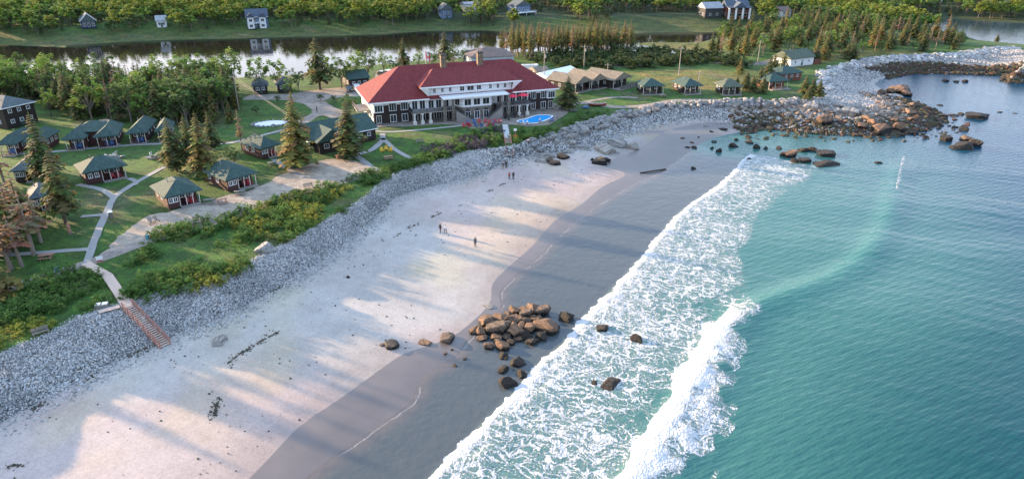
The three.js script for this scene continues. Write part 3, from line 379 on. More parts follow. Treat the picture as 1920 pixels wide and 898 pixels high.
// ---------- the lodge ----------
const LA = [-35.18, -169.69], LY = 5.1, LYAW = 20.748 * PI / 180;
const lw = (s, o) => [LA[0] + s * cos(LYAW) + o * sin(LYAW), LA[1] - s * sin(LYAW) + o * cos(LYAW)]; // lodge s,out -> world
{
  const g = group('beach_lodge', LA[0], LY, LA[1], LYAW); tag(g, 'long dark brown and white lodge with a red hipped roof and two chimneys', 'lodge');
  // walls
  mesh('wall', join([bx(0.3, 49.7, -0.6, 5.0, -18, 0)]), mt.dark, g);
  mesh('upper_band', join([bx(0.25, 49.75, 4.85, 5.9, -18.05, 0.05), bx(0.2, 0.3, 0, 4.85, -18, -0.4)]), mt.white, g);
  mesh('stone_plinth', bx(0.2, 20, -0.6, 0.35, 0.02, 0.3), mt.stone, g); mesh('stone_plinth', bx(33, 49.8, -0.6, 0.35, 0.02, 0.3), mt.stone, g);
  // roofs
  const rf = mesh('roof', roofGeo(-1.1, 51.1, -19.1, 1.1, 5.95, 6.9, 10.4, 'x', 0.22), mt.redRoof, g);
  for (const b of [bx(-1.1, 14.6, 5.62, 5.95, 1.11, 1.2), bx(37.4, 51.1, 5.62, 5.95, 1.11, 1.2), bx(-1.2, -1.11, 5.62, 5.95, -19.1, 1.1), bx(51.11, 51.2, 5.62, 5.95, -19.1, 1.1)]) mesh('fascia', b, mt.trim, rf);
  mesh('dormer_wall', bx(14.6, 37.4, 5.2, 8.95, -9, 0.3), mt.white, g);
  const r2 = mesh('dormer_roof', roofGeo(12.2, 39.8, -11.5, 1.5, 8.95, 3.3, 5.2, 'x', 0.2), mt.redRoof, g);
  mesh('fascia', bx(12.2, 39.8, 8.62, 8.95, 1.51, 1.58), mt.trim, r2);
  // soffit brackets: the flared white undersides at the dormer ends
  for (const q of [0, 1]) { const X = x => q ? 52 - x : x, f = [[[X(12.3), 8.7, 1.45], [X(14.6), 6.2, 0.32], [X(14.6), 8.7, 1.45]], [[X(14.6), 6.2, 0.32], [X(12.3), 8.7, -3], [X(14.6), 8.7, -3]], [[X(12.3), 8.7, 1.45], [X(12.3), 8.7, -3], [X(14.6), 6.2, 0.32]]]; mesh('soffit', poly3(q ? f.map(t => t.reverse()) : f), mt.trim, g); }
  for (const [s, w] of [[20.8, 1.5], [31.0, 1.5]]) { const c = mesh('chimney', bx(s - w / 2, s + w / 2, 9.0, 15.2, -7.6, -6.4), mt.tanStone, g); mesh('chimney_cap', join([bx(s - w / 2 - 0.1, s + w / 2 + 0.1, 15.2, 15.45, -7.7, -6.3), cyl(s - 0.3, 15.45, 15.9, -7, 0.18), cyl(s + 0.35, 15.45, 15.8, -7, 0.16)]), mt.charcoal, c); }
  // windows of the dormer
  for (const [s, w] of [[16.2, 0.8], [18.3, 0.8], [20.4, 0.85], [23.6, 1.3], [25.9, 1.9], [28.2, 1.3], [31.4, 0.85], [33.5, 0.85], [35.5, 0.85]]) windowAt(g, s, 7.0, 0.33, w, 1.3, 0, 1);
  // wings
  for (const [s, w] of [[5.2, 1.9], [8.2, 1.9], [43.8, 1.6], [46.8, 1.7]]) { windowAt(g, s, 3.3, 0.05, w, 2.0, 0, 2); windowAt(g, s, 0.45, 0.03, w * 0.85, 1.95, 0, 1); }
  for (const s of [1.5, 48.9]) { mesh('bay', bx(s - 1.2, s + 1.2, 3.2, 5.5, 0.05, 0.7), mt.white, g); windowAt(g, s, 3.4, 0.72, 2.1, 1.8, 0, 2); windowAt(g, s, 0.4, 0.03, 1.3, 2.0, 0, 1); }
  for (const z of [-4, -9, -14]) { windowAt(g, 0.16, 3.2, z, 1.6, 1.7, -PI / 2, 1); windowAt(g, 0.16, 0.5, z, 1.4, 1.7, -PI / 2, 1); }
  mesh('deck_wall', bx(9.6, 20.88, 3.09, 5.9, 0.051, 0.056), mt.white, g); mesh('deck_wall', bx(32.52, 42.4, 3.09, 5.9, 0.051, 0.056), mt.white, g);
  // behind the decks: french windows
  for (const s of [10.9, 12.9, 15.2, 17.2, 19.2, 34.0, 35.9, 37.8, 39.6, 41.2]) { windowAt(g, s, 3.15, 0.09, 1.5, 2.3, 0, 1); windowAt(g, s, 0.15, 0.04, 1.4, 2.3, 0, 1); }
  // centre bay
  const bayP = [[20.9, 0], [22.8, 3.0], [30.6, 3.0], [32.5, 0]];
  const prism = (P, y0, y1) => poly3([P.map(p => [p[0], y1, p[1]]).reverse().map(q => q), ...P.slice(0, -1).map((p, i) => { const q = P[i + 1]; return [[p[0], y0, p[1]], [q[0], y0, q[1]], [q[0], y1, q[1]], [p[0], y1, p[1]]]; })].map((f, i) => i ? f : f.reverse()));
  mesh('stone_bay', prism(bayP, -0.5, 3.35), mt.stone, g);
  mesh('bay_wall', prism(bayP.map(p => [p[0], p[1] + (p[1] ? 0.04 : 0)]), 3.35, 6.1), mt.white, g);
  const an = atan2(3.0, 1.9);
  for (const s of [24.2, 26.7, 29.2]) { windowAt(g, s, 3.75, 3.06, 1.9, 1.75, 0, 1); const d = mesh('arched_door', join([bx(-0.75, 0.75, 0, 2.2, -0.02, 0.06), clean(new THREE.CylinderGeometry(0.75, 0.75, 0.08, 16, 1, false, -PI / 2, PI).rotateX(PI / 2).rotateZ(0).translate(0, 2.2, 0.02))]), mt.trim, g); d.position.set(s, 0.05, 3.03); mesh('pane', join([bx(-0.62, -0.06, 0.25, 2.1, 0.061, 0.07), bx(0.06, 0.62, 0.25, 2.1, 0.061, 0.07), bx(-0.5, 0.5, 2.25, 2.65, 0.061, 0.07)]), mt.glass, d); }
  for (const [s, z, r] of [[21.85, 1.55, an - PI / 2 - PI / 2 + PI / 2], [31.55, 1.55, PI / 2 - an + PI / 2 - PI / 2]]) { const rr = s < 26 ? -an + 0.0 : an; windowAt(g, s, 3.75, z, 1.7, 1.75, s < 26 ? -(PI / 2 - atan2(1.9, 3.0)) : PI / 2 - atan2(1.9, 3.0), 1); }
  // canopy over the terrace
  mesh('canopy', join([bx(17.3, 35.2, 6.15, 6.35, 0.4, 4.2), bx(17.3, 35.2, 5.95, 6.15, 3.9, 4.15)]), mt.trim, g);
  for (let k = 0; k < 12; k++) { const s = 17.8 + k * 1.53; mesh('rafter', bx(s - 0.08, s + 0.08, 5.9, 6.149, 0.4, 3.89), mt.post, g); }
  // decks
  for (const [a, b, dz] of [[9.4, 20.8, 3.6], [32.6, 42.4, 4.0]]) { mesh('deck', bx(a, b, 2.85, 3.08, 0.06, dz), mt.deck, g); mesh('railing', join([railing(a + 0.05, dz - 0.08, b - 0.05, dz - 0.08, 3.08, 1.0, 0.16), railing(a < 20 ? a + 0.05 : b - 0.05, 0.2, a < 20 ? a + 0.05 : b - 0.05, dz - 0.1, 3.08, 1.0, 0.16)]), mt.black, g); }
  for (const [s, tall] of [[10.0, 0], [12.0, 0], [14.1, 0], [17.9, 1], [20.2, 1], [33.2, 1], [35.2, 1], [38.3, 0], [40.6, 0]]) { const z = s < 25 ? 3.3 : 3.7; const c = mesh('column', tall ? join([bx(s - 0.42, s + 0.42, -0.2, 4.1, z - 0.42, z + 0.42), bx(s - 0.22, s + 0.22, 4.1, 6.1, z - 0.22, z + 0.22)]) : join([bx(s - 0.42, s + 0.42, -0.2, 0.9, z - 0.42, z + 0.42), cyl(s, 0.9, 2.85, z, 0.24, 0.2, 10), bx(s - 0.3, s + 0.3, 2.5, 2.84, z - 0.3, z + 0.3)]), tall ? mt.stone : mt.post, g); }
  // two flights down to the terrace
  for (const [s0, s1] of [[20.6, 25.2], [33.0, 28.6]]) { const st = mesh('stair', join(Array.from({ length: 15 }, (_, k) => { const t = k / 15, a = mix(s0, s1, t), b = mix(s0, s1, (k + 1) / 15); return bx(min(a, b), max(a, b), -0.1, 3.0 * (1 - t), 4.1, 5.3); })), mt.deck, g); mesh('railing', join([4.12, 5.28].flatMap(z => [bar([s0, 4.0, z], [s1, 1.05, z], 0.08), ...Array.from({ length: 16 }, (_, k) => bar([mix(s0, s1, k / 15), 3 * (1 - k / 15), z], [mix(s0, s1, k / 15), 4.0 - 2.95 * k / 15, z], 0.05))])), mt.black, st); }
  // left end porch
  mesh('side_deck', join([bx(-3.2, 0.2, 2.8, 3.0, -12, -4), bx(-3.1, -2.9, -0.5, 2.8, -4.3, -4.1), bx(-3.1, -2.9, -0.5, 2.8, -11.9, -11.7)]), mt.deck, g); mesh('railing', railing(-3.15, -12, -3.15, -4, 3.0, 1.0, 0.25), mt.oldWood, g);
}
// terrace, pool
{
  const pool = [[35.4, 9.6], [36.2, 8.7], [38.6, 8.0], [41.2, 6.1], [43.0, 5.3], [45.2, 5.9], [46.4, 7.4], [45.0, 9.4], [41.6, 11.9], [39.0, 13.0], [37.0, 12.0], [35.8, 10.9]];
  const rim = [[-1.5, 0.32], [-1.5, 2.2], [4, 2.6], [9, 4.2], [17, 5.2], [21, 7.5], [22.5, 12.0], [27, 12.8], [31, 11.0], [34, 12.6], [36, 15.0], [42, 15.4], [50, 7.6], [53, 4], [53, -6], [50.1, -6], [50.1, 0.32]];
  const sh = new THREE.Shape(rim.map(p => new THREE.Vector2(p[0], -p[1]))); sh.holes.push(new THREE.Path(pool.map(p => new THREE.Vector2(p[0], -p[1]))));
  const eg = new THREE.ExtrudeGeometry(sh, { depth: 0.5, bevelEnabled: false }); eg.rotateX(-PI / 2); const m = structure('paved_terrace', metricUV(eg), M(0.37, 0.33, 0.31, 0.9, { map: dirtTex })); m.position.set(LA[0], LY - 0.38, LA[1]); m.rotation.y = LYAW;
  const pg = group('swimming_pool', LA[0], LY, LA[1], LYAW); tag(pg, 'bright blue curved swimming pool set in the paved terrace', 'pool');
  const ps = new THREE.Shape(pool.map(p => new THREE.Vector2(p[0], -p[1]))); mesh('water', metricUV(new THREE.ShapeGeometry(ps).rotateX(-PI / 2).translate(0, 0.03, 0)), new THREE.MeshPhysicalMaterial({ color: lin(0.02, 0.36, 0.80), roughness: 0.12, ior: 1.33, bumpMap: ripBump, bumpScale: 0.05 }), pg);
  const rp = pool.concat([pool[0]]); mesh('coping', join(rp.slice(0, -1).map((p, i) => bar([p[0], 0.16, p[1]], [rp[i + 1][0], 0.16, rp[i + 1][1]], 0.35, 0.08))), mt.trim, pg);
  const fg = group('pool_fence', LA[0], LY, LA[1], LYAW); tag(fg, 'low grey wooden fence along the seaward edge of the pool deck', 'fence');
  const fp = [[34.5, 13.2], [36.2, 14.8], [42, 15.2], [46, 11.4], [49.8, 7.6]]; for (let i = 0; i < fp.length - 1; i++) { mesh('rail', join([0.5, 0.95].map(y => bar([fp[i][0], y, fp[i][1]], [fp[i + 1][0], y, fp[i + 1][1]], 0.06, 0.12))), mt.oldWood, fg); } for (const p of fp) mesh('post', bx(p[0] - 0.07, p[0] + 0.07, 0.0, 1.1, p[1] - 0.07, p[1] + 0.07), mt.oldWood, fg);
}
// ---------- cottages and houses ----------
const cg1 = 'dark cottages on the lawn', cg2 = 'row of cottages along the inland path', cg3 = 'cottages above the boulder wall', fgp = 'houses beyond the lake';
const hip = (o = {}) => ({ porch: 1.7, nook: 0.36, win: 2, side: 2, rail: false, wh: 2.35, rh: 1.9, ov: 0.55, wall: mt.maroon, roof: mt.greenRoof, ...o });
house('cottage', 'maroon hip roofed cottage beside the wooden picnic table in the sandy yard', cg1, [316, 394], [376, 381], [294, 371], hip());
house('cottage', 'maroon hip roofed cottage beside the sandy yard, between the spruces and the bench', cg1, [428, 361], [481, 347], [394, 336], hip());
house('cottage', 'maroon cottage beside the white concrete path, below the driftwood piles', cg1, [163, 348], [237, 333], 6, hip({ nook: 0.4 }));
house('cottage', 'dark cottage with two white windows behind the bare grey trunk', cg1, [30, 344], [84, 339], 6, hip({ wall: mt.dark, roof: mt.greyRoof }));
house('cottage', 'small dark roofed cottage half hidden by the tall spruce', cg1, [66, 398], [99, 392], 5, hip({ wall: mt.dark, roof: mt.greyRoof, rh: 1.5 }));
house('cottage', 'maroon cottage between the tall spruce and the long green roofed cabin', cg1, [492, 300], [523, 292], [474, 283], hip());
const row = (o = {}) => hip({ nook: 0, porch: 2.0, win: 2, side: 3, rail: true, wh: 2.4, rh: 1.7, gable: false, roof: mt.greenRoof, posts: 3, ...o });
house('row_cottage', 'long maroon cottage with blue porch chairs, easternmost of the row by the inland path', cg2, [244, 271], [274, 269], 11, row());
house('row_cottage', 'maroon cottage with a grey green roof next to the flat roofed shed', cg2, [184, 278], [220, 275], 10, row());
house('row_cottage', 'largest maroon cottage of the inland row, with a raised rear roof', cg2, [125, 283], [158, 281], 9, row({ extra: (g, w, d, top) => { mesh('rear_wall', bx(w * 0.25, w + 4.2, 0.1, top + 0.7, -d - 1, -3.2), mt.maroon, g); mesh('rear_roof', roofGeo(w * 0.25 - 0.5, w + 4.7, -d - 1.5, -2.7, top + 0.72, 1.6, 3.2, 'x'), mt.greenRoof, g); windowAt(g, w + 2.2, 1.6, -3.18, 1.1, 0.9); } }));
house('row_cottage', 'maroon row cottage with a porch just left of the largest one', cg2, [53, 288], [79, 287], 8, row());
house('row_cottage', 'maroon row cottage under the two storey house', cg2, [5, 293], [31, 292], 9, row());
house('row_cottage', 'green roofed cottage peeking out behind the paired spruces', cg2, [298, 267], [322, 265], 7, row());
house('storage_shed', 'small flat roofed shed behind the inland row of cottages', null, [186, 252], [207, 249], 4, { wall: mt.dark, roof: mt.greyRoof, wh: 2.1, rh: 0.3, win: 1, side: 0, cat: 'shed', vent: false });
house('staff_house', 'two storey dark house with a grey roof at the edge of the wood', null, [14, 243], [71, 229], 9, { wall: mt.dark, roof: mt.greyRoof, wh: 5.0, rh: 2.0, storeys: 2, win: 3, fascia: true, cat: 'house' });
house('long_cabin', 'long dark cabin with a broad green roof behind two spruces', null, [582, 286], [705, 262], 9, { wall: mt.dark, roof: mt.greenRoof, wh: 2.6, rh: 2.8, gable: 'x', win: 6, side: 2, fascia: true, cat: 'cabin', extra: (g, w, d, top) => { mesh('wing_wall', bx(1.0, 7.4, -0.3, top, 0, 2.4), mt.dark, g); mesh('wing_roof', roofGeo(0.4, 8.0, -5, 3.0, top + 0.05, 2.4, 0, 'z'), mt.greenRoof, g); mesh('wing_gable', poly3([[[1, top, 2.39], [7.4, top, 2.39], [4.2, top + 2.0, 2.39]]]), mt.dark, g); windowAt(g, 2.8, 1.2, 2.42, 1.2, 1.1); windowAt(g, 5.6, 1.2, 2.42, 1.2, 1.1); } });
house('office_cabin', 'dark cabin with a green roof by the parked cars', null, [656, 167], [692, 163], 8, { wall: mt.dark, roof: mt.greenRoof, wh: 2.7, rh: 2.0, gable: 'x', win: 3, cat: 'cabin' });
house('small_cabin', 'small dark cabin by the drive, the nearer to the tall lakeside spruce', null, [521, 175], [547, 173], 5, { wall: mt.dark, roof: mt.greyRoof, wh: 2.4, rh: 1.6, gable: 'z', win: 2, cat: 'cabin' });
house('small_cabin', 'small dark cabin by the drive, beside the leaning birch', null, [476, 178], [502, 176], 5, { wall: mt.dark, roof: mt.greyRoof, wh: 2.4, rh: 1.6, gable: 'z', win: 2, cat: 'cabin' });
house('annex_building', 'pale blue building with a brown hipped roof behind the lodge', null, [884, 131], [963, 127], 14, { wall: mt.paleBlue, roof: mt.brownRoof, wh: 4.0, rh: 2.3, storeys: 1, win: 6, side: 3, ov: 0.8, cat: 'building' });
house('event_tent', 'long white tent roof behind the brown cottages', null, [1032, 160], [1086, 146], 8, { wall: M(0.75, 0.75, 0.78, 0.6), roof: M(0.82, 0.82, 0.85, 0.6), wh: 1.8, rh: 1.5, gable: 'x', win: 0, side: 0, cat: 'tent', vent: false });
house('tool_shed', 'small dark shed behind the right end of the lodge', null, [1006, 149], [1028, 147], 5, { wall: mt.dark, roof: mt.tanRoof, wh: 2.4, rh: 1.0, gable: 'x', win: 1, side: 1, cat: 'shed', vent: false });
for (const [L, R, dd, lab] of [[[1079, 175], [1106, 168], 11, 'brown cottage with a tan gable roof at the lodge end of its row'], [[1109, 169], [1135, 164], 11, 'brown cottage with a tan gable roof in the middle of its row'], [[1150, 168], [1182, 159], 12, 'brown cottage with a tan gable roof and a raised deck on stilts']])
  house('gabled_cottage', lab, 'brown cottages beside the lodge', L, R, dd, { wall: mt.dark, roof: mt.tanRoof, wh: 2.6, rh: 1.9, gable: 'z', porch: 1.6, win: 2, side: 3, posts: 3, rail: true, ext: lab.includes('stilts') ? 2.6 : 1.0, cat: 'cottage', extra: (g, w, d, top, base) => { if (lab.includes('stilts')) { mesh('railing', join([railing(0, 2.5, w, 2.5, base), railing(w, 0, w, 2.5, base)]), mt.oldWood, g); for (const x of [0.3, w / 2, w - 0.3]) mesh('stilt', bx(x - 0.1, x + 0.1, -1.6, base - 0.2, 2.2, 2.4), mt.oldWood, g); } } });
const shore = (o = {}) => hip({ wall: mt.dark, nook: 0, porch: 1.8, rail: true, posts: 4, railMat: mt.oldWood, ext: 0.9, ...o });
house('shore_cottage', 'dark cottage with a grey porch next to the brown gabled row', cg3, [1206, 178], [1244, 177], 6.5, shore());
house('shore_cottage', 'dark cottage with steps and a porch in front of the golden meadow', cg3, [1284, 178], [1314, 176], [1263, 166], shore());
house('shore_cottage', 'small dark cottage beside the dense young spruces above the boulders', cg3, [1355, 179], [1390, 178], 5.5, shore({ roof: mt.oliveRoof }));
house('shore_cottage', 'rust red cottage with a grey lattice deck above the big boulders', cg3, [1442, 168], [1477, 166], [1434, 158], shore({ wall: mt.rust, ext: 1.8, railMat: mt.oldWood }));
house('shore_cottage', 'rust red cottage with a green roof behind the lattice deck cottage', cg3, [1466, 153], [1502, 150], 7, shore({ wall: mt.rust, porch: 0, win: 3, side: 2 }));
house('white_house', 'white walled house with a long olive green roof beside the meadow', null, [1482, 126], [1525, 121], 8, { wall: mt.white, roof: mt.oliveRoof, wh: 2.7, rh: 2.5, gable: 'x', win: 3, side: 2, cat: 'house', extra: (g, w, d, top) => { mesh('lean_to', bx(w, w + 4.5, 0.1, 2.6, -d + 1, -2), mt.charcoal, g); mesh('lean_to_roof', roofGeo(w - 0.1, w + 5, -d + 0.6, -1.5, 2.6, 1.5, 0, 'x'), mt.charcoal, g); mesh('red_shed', bx(w + 0.6, w + 4.0, 0.05, 1.8, -1.9, 0.2), mt.rust, g); } });
// beyond the lake
const far = (o) => ({ ov: 0.5, vent: false, cat: 'house', ww: 1.3, hh: 1.4, ...o });
house('lake_house', 'navy gabled house on a stone bank beyond the lake', fgp, [153, 55], [181, 53], 9, far({ wall: mt.navy, roof: mt.greyRoof, wh: 3.6, rh: 3.6, gable: 'z', win: 3, storeys: 2, extra: (g, w, d, top) => { mesh('trim_board', join([bar([-0.5, top, 0.55], [w / 2, top + 3.6, 0.55], 0.12, 0.3), bar([w + 0.5, top, 0.55], [w / 2, top + 3.6, 0.55], 0.12, 0.3)]), mt.trim, g); } }));
house('lake_house', 'small white house half hidden in the wood beyond the lake', fgp, [294, 52], [312, 51], 8, far({ wall: mt.white, roof: mt.paleRoof, wh: 3.2, rh: 2.2, gable: 'x', win: 2 }));
house('lake_house', 'blue two storey house with white gables and balconies beyond the lake', fgp, [464, 54], [503, 51], 9, far({ wall: mt.blue, roof: mt.blueRoof, wh: 5.6, rh: 3.6, gable: 'x', win: 4, storeys: 2, fascia: true, extra: (g, w, d, top) => { for (const x of [1.9, w - 2.6]) { mesh('gable_wall', join([bx(x - 1.6, x + 1.6, 0.2, top, 0, 1.4), poly3([[[x - 1.6, top, 1.39], [x + 1.6, top, 1.39], [x, top + 1.9, 1.39]]])]), mt.white, g); mesh('gable_roof', roofGeo(x - 2, x + 2, -4, 1.8, top, 2.2, 0, 'z'), mt.blueRoof, g); windowAt(g, x, 3.6, 1.42, 1.7, 1.5); windowAt(g, x, 0.9, 1.42, 1.7, 1.5); } mesh('balcony', join([bx(3.4, w - 4.1, 2.8, 3, 0, 1.6), railing(3.4, 1.55, w - 4.1, 1.55, 3, 0.9, 0.3)]), mt.trim, g); } }));
house('lake_house', 'bright blue gabled house deep in the wood beyond the lake', fgp, [828, 36], [848, 34], 8, far({ wall: mt.blue, roof: mt.greyRoof, wh: 5, rh: 3, gable: 'z', win: 2, storeys: 2 }));
house('lake_house', 'house with a pale flat roof at the top of the wood', fgp, [872, 22], [899, 21], 9, far({ wall: mt.white, roof: mt.paleRoof, wh: 4, rh: 0.9, gable: 'x', win: 3 }));
house('lake_house', 'grey house with a wide deck on stilts at the edge of the wood', fgp, [968, 28], [994, 26], 8, far({ wall: mt.blue, roof: mt.greyRoof, wh: 3.6, rh: 2.6, gable: 'z', win: 3, base: 1.6, extra: (g, w) => { mesh('deck', join([bx(-1, w + 2, 1.3, 1.5, 0, 3.4), railing(-1, 3.3, w + 2, 3.3, 1.5, 0.9, 0.35)]), mt.trim, g); for (const x of [-0.8, w / 2, w + 1.8]) mesh('stilt', bx(x - 0.12, x + 0.12, -1, 1.3, 3, 3.24), mt.trim, g); } }));
house('barn', 'charcoal barn with a pale roof beside the large modern house', null, [1322, 34], [1354, 33], 9, far({ wall: mt.charcoal, roof: mt.paleRoof, wh: 5, rh: 3, gable: 'x', win: 2, cat: 'barn' }));
house('modern_house', 'large modern house with white columns and blue roof beyond the marsh', null, [1362, 35], [1403, 34], 10, far({ wall: mt.rust, roof: mt.blueRoof, wh: 6, rh: 3.4, gable: 'x', win: 4, storeys: 2, ww: 2, hh: 2, extra: (g, w, d, top) => { for (let k = 0; k < 4; k++) { const x = 0.4 + (w - 0.8) * k / 3; mesh('column', bx(x - 0.45, x + 0.45, 0, top, 2.4, 3.2), mt.trim, g); } mesh('portico_roof', roofGeo(w / 2 - 3.4, w / 2 + 3.4, -5, 3.8, top + 0.05, 2.8, 0, 'z'), mt.blueRoof, g); mesh('front_roof', roofGeo(-0.5, w + 0.5, -2, 3.6, top, 0.4, 0, 'x'), mt.blueRoof, g); mesh('balcony', join([bx(0, w, 3, 3.2, 0, 2.4)]), mt.deck, g); mesh('chimney', bx(w / 2 - 0.5, w / 2 + 0.5, top + 2, top + 4.6, -5.4, -4.4), mt.trim, g); } }));
house('lake_house', 'white house with a reddish roof among the spruces', fgp, [1465, 32], [1483, 31], 8, far({ wall: mt.white, roof: mt.brownRoof, wh: 3, rh: 2, gable: 'x', win: 2 }));
house('lake_house', 'beige house above the stony bank of the bay', fgp, [1868, 11], [1906, 10], 10, far({ wall: mt.beige, roof: mt.paleRoof, wh: 4, rh: 2, gable: 'x', win: 4 }));
house('lake_house', 'small pale house with a wall of windows above the bay', fgp, [1750, 6], [1768, 5], 8, far({ wall: mt.white, roof: mt.greyRoof, wh: 3.4, rh: 1.6, gable: 'x', win: 2 }));
// ---------- rocks ----------
const fieldAt = (F, x, z) => { const i = gridIdx(LG.xs, x, false), j = gridIdx(LG.zs, z, true), u = (x - LG.xs[i]) / (LG.xs[i + 1] - LG.xs[i]), v = (z - LG.zs[j]) / (LG.zs[j + 1] - LG.zs[j]); return mix(mix(F[i + j * nX], F[i + 1 + j * nX], u), mix(F[i + (j + 1) * nX], F[i + 1 + (j + 1) * nX], u), v); };
const rockTex = tex(256, 256, (u, v) => { const s = 0.82 + 0.6 * (tf(u, v, 6, 5, 71) - 0.5) + 0.25 * (tn(u, v, 60, 72) - 0.5); return s; }, true, 1);
function rockGeo(seed, detail, weed) {
  const r = RNG(seed), g = mergeVertices(new THREE.IcosahedronGeometry(1, detail).deleteAttribute('uv').deleteAttribute('normal'), 1e-4), p = g.attributes.position, planes = Array.from({ length: 14 }, () => { const a = r() * 2 * PI, y = r() * 1.7 - 0.7, q = sqrt(max(0, 1 - min(1, y * y))); return [q * cos(a), y, q * sin(a), 0.5 + 0.3 * r()]; });
  const sx = 0.85 + 0.4 * r(), sz = 0.75 + 0.4 * r(), sy = 0.6 + 0.35 * r(), col = [];
  for (let i = 0; i < p.count; i++) { let x = p.getX(i), y = p.getY(i), z = p.getZ(i), m = 1; for (const [a, b, c, d] of planes) { const t = x * a + y * b + z * c; if (t > d) m = min(m, d / t); } const n = 1.25 + 0.16 * (vn3(x * 2.2 + seed, y * 2.2, z * 2.2) - 0.5) + 0.1 * (vn3(x * 6, y * 6 + seed, z * 6) - 0.5); p.setXYZ(i, x * m * n * sx, y * m * n * sy, z * m * n * sz); }
  let q = toCreasedNormals(g, 0.35); const P = q.attributes.position, uv = [];
  for (let i = 0; i < P.count; i++) { const x = P.getX(i), y = P.getY(i), z = P.getZ(i); uv.push(x * 0.6 + z * 0.3, y * 0.6 + z * 0.4); const e = y + 0.35 * (vn3(x * 3, y * 3, z * 3 + seed) - 0.5) + 0.3 * (vn3(x * 9, y * 9, z * 9) - 0.5); const c = weed && e < weed ? [0.025, 0.02, 0.012] : [1, 1, 1]; col.push(...c); }
  q.setAttribute('uv', new THREE.Float32BufferAttribute(uv, 2)); q.setAttribute('color', new THREE.Float32BufferAttribute(col, 3)); return q;
}
const rkMat = (r, g, b, rough = 0.85, br = 0.12) => new THREE.MeshStandardMaterial({ color: lin(r, g, b), vertexColors: true, map: rockTex, bumpMap: rockTex, bumpScale: br, roughness: rough });
const rk = { tan: [rkMat(0.27, 0.155, 0.09), rkMat(0.22, 0.13, 0.08), rkMat(0.17, 0.12, 0.085)], pale: [rkMat(0.42, 0.38, 0.34), rkMat(0.37, 0.35, 0.33)], grey: [rkMat(0.30, 0.29, 0.29), rkMat(0.36, 0.35, 0.35), rkMat(0.42, 0.40, 0.38)], weed: [rkMat(0.030, 0.022, 0.013, 0.7, 0.35), rkMat(0.04, 0.028, 0.018, 0.7, 0.35)] };
const rgeo = { tan: [1, 2, 3, 4, 5, 6].map(s => rockGeo(s, 5, 0.2)), pale: [11, 12, 13].map(s => rockGeo(s, 5, -0.7)), grey: [21, 22, 23, 24, 25].map(s => rockGeo(s, 3, 0)), weed: [31, 32, 33, 34].map(s => rockGeo(s, 5, 0)) };
const rr = RNG(77);
function rockAt(x, y, z, radius, type, flat = 1, name = 'rock', label, category = 'rock', grp) {
  const G_ = rgeo[type], m = mesh(name, G_[(rr() * G_.length) | 0], rk[type][(rr() * rk[type].length) | 0]); m.position.set(x, y + radius * 0.28 * flat, z); m.rotation.y = rr() * 2 * PI; m.scale.set(radius * (0.9 + 0.2 * rr()), radius * flat * (0.85 + 0.25 * rr()), radius * (0.9 + 0.2 * rr())); tag(m, label, category, grp); return m;
}
function rocksFrom(ox, oy, k, list, name, label, cat, grp) {
  for (const [zx, zy, w, type, flat] of list) { const u = ox + zx * k, v = oy + zy * k, p = at(u, v - w * k * 0.12); p.y = max(p.y, 0); const d = -(p.x * 0 + (p.y - CAM_H) * -sin(PITCH) * -1 * -1 + p.z * cos(PITCH)); const depth = (CAM_H - p.y) * sin(PITCH) - p.z * cos(PITCH), rad = w * k * depth / FPX / 2; const l = typeof label === 'function' ? label(type, w) : label; rockAt(p.x, p.y - rad * 0.08, p.z, rad * 1.2, type, flat ?? 1, name, l, cat, grp); }
}
const T = 'tan', WD = 'weed', PL = 'pale';
rocksFrom(680, 520, 0.2917, [[800, 305, 90, T], [715, 360, 60, T], [755, 375, 70, T], [855, 370, 120, T, 1.2], [885, 280, 80, T], [975, 240, 60, T, 1.2], [1000, 290, 80, T], [1045, 265, 80, T, 1.3], [1095, 235, 80, T, 1.3], [1150, 250, 100, T, 1.3], [980, 375, 115, T], [1075, 350, 90, T], [1185, 355, 125, T], [930, 320, 60, T], [765, 405, 55, T], [815, 460, 65, T], [850, 400, 60, T], [900, 470, 80, T], [1135, 290, 70, T], [940, 250, 50, T], [1035, 225, 55, T], [905, 315, 60, T], [1020, 330, 60, T], [950, 290, 70, T], [1120, 330, 70, T], [840, 320, 60, T], [1060, 300, 60, T], [870, 420, 50, T], [1010, 410, 50, T], [1100, 280, 60, T], [925, 400, 50, T], [780, 350, 45, T], [1150, 330, 60, T]], 'pile_rock', (t, w) => w > 95 ? 'large brown boulder heaped in the rock pile on the wet sand' : w > 68 ? 'brown boulder of middling size in the rock pile on the wet sand' : 'small brown stone of the rock pile on the wet sand', 'boulder', 'boulders of the rock pile');
rocksFrom(680, 520, 0.2917, [[1055, 400, 70, WD], [1145, 400, 90, WD, 0.8], [1090, 435, 80, WD, 0.8], [955, 435, 60, WD], [905, 520, 65, WD, 0.8], [990, 570, 105, WD, 0.6], [905, 605, 70, WD, 0.8], [1025, 640, 70, WD], [930, 700, 105, WD, 0.6], [1305, 280, 105, WD, 0.7]], 'weedy_rock', 'dark weed covered rock at the foot of the rock pile', 'rock', 'weedy rocks by the pile');
rocksFrom(680, 520, 0.2917, [[1545, 355, 85, WD, 0.9], [1765, 420, 80, WD, 0.8], [1490, 700, 60, WD, 0.7], [1590, 715, 120, WD, 0.5], [1625, 630, 40, WD, 0.6], [1340, 430, 30, WD]], 'surf_rock', 'dark rock standing in the lacy surf foam', 'rock', 'rocks in the surf');
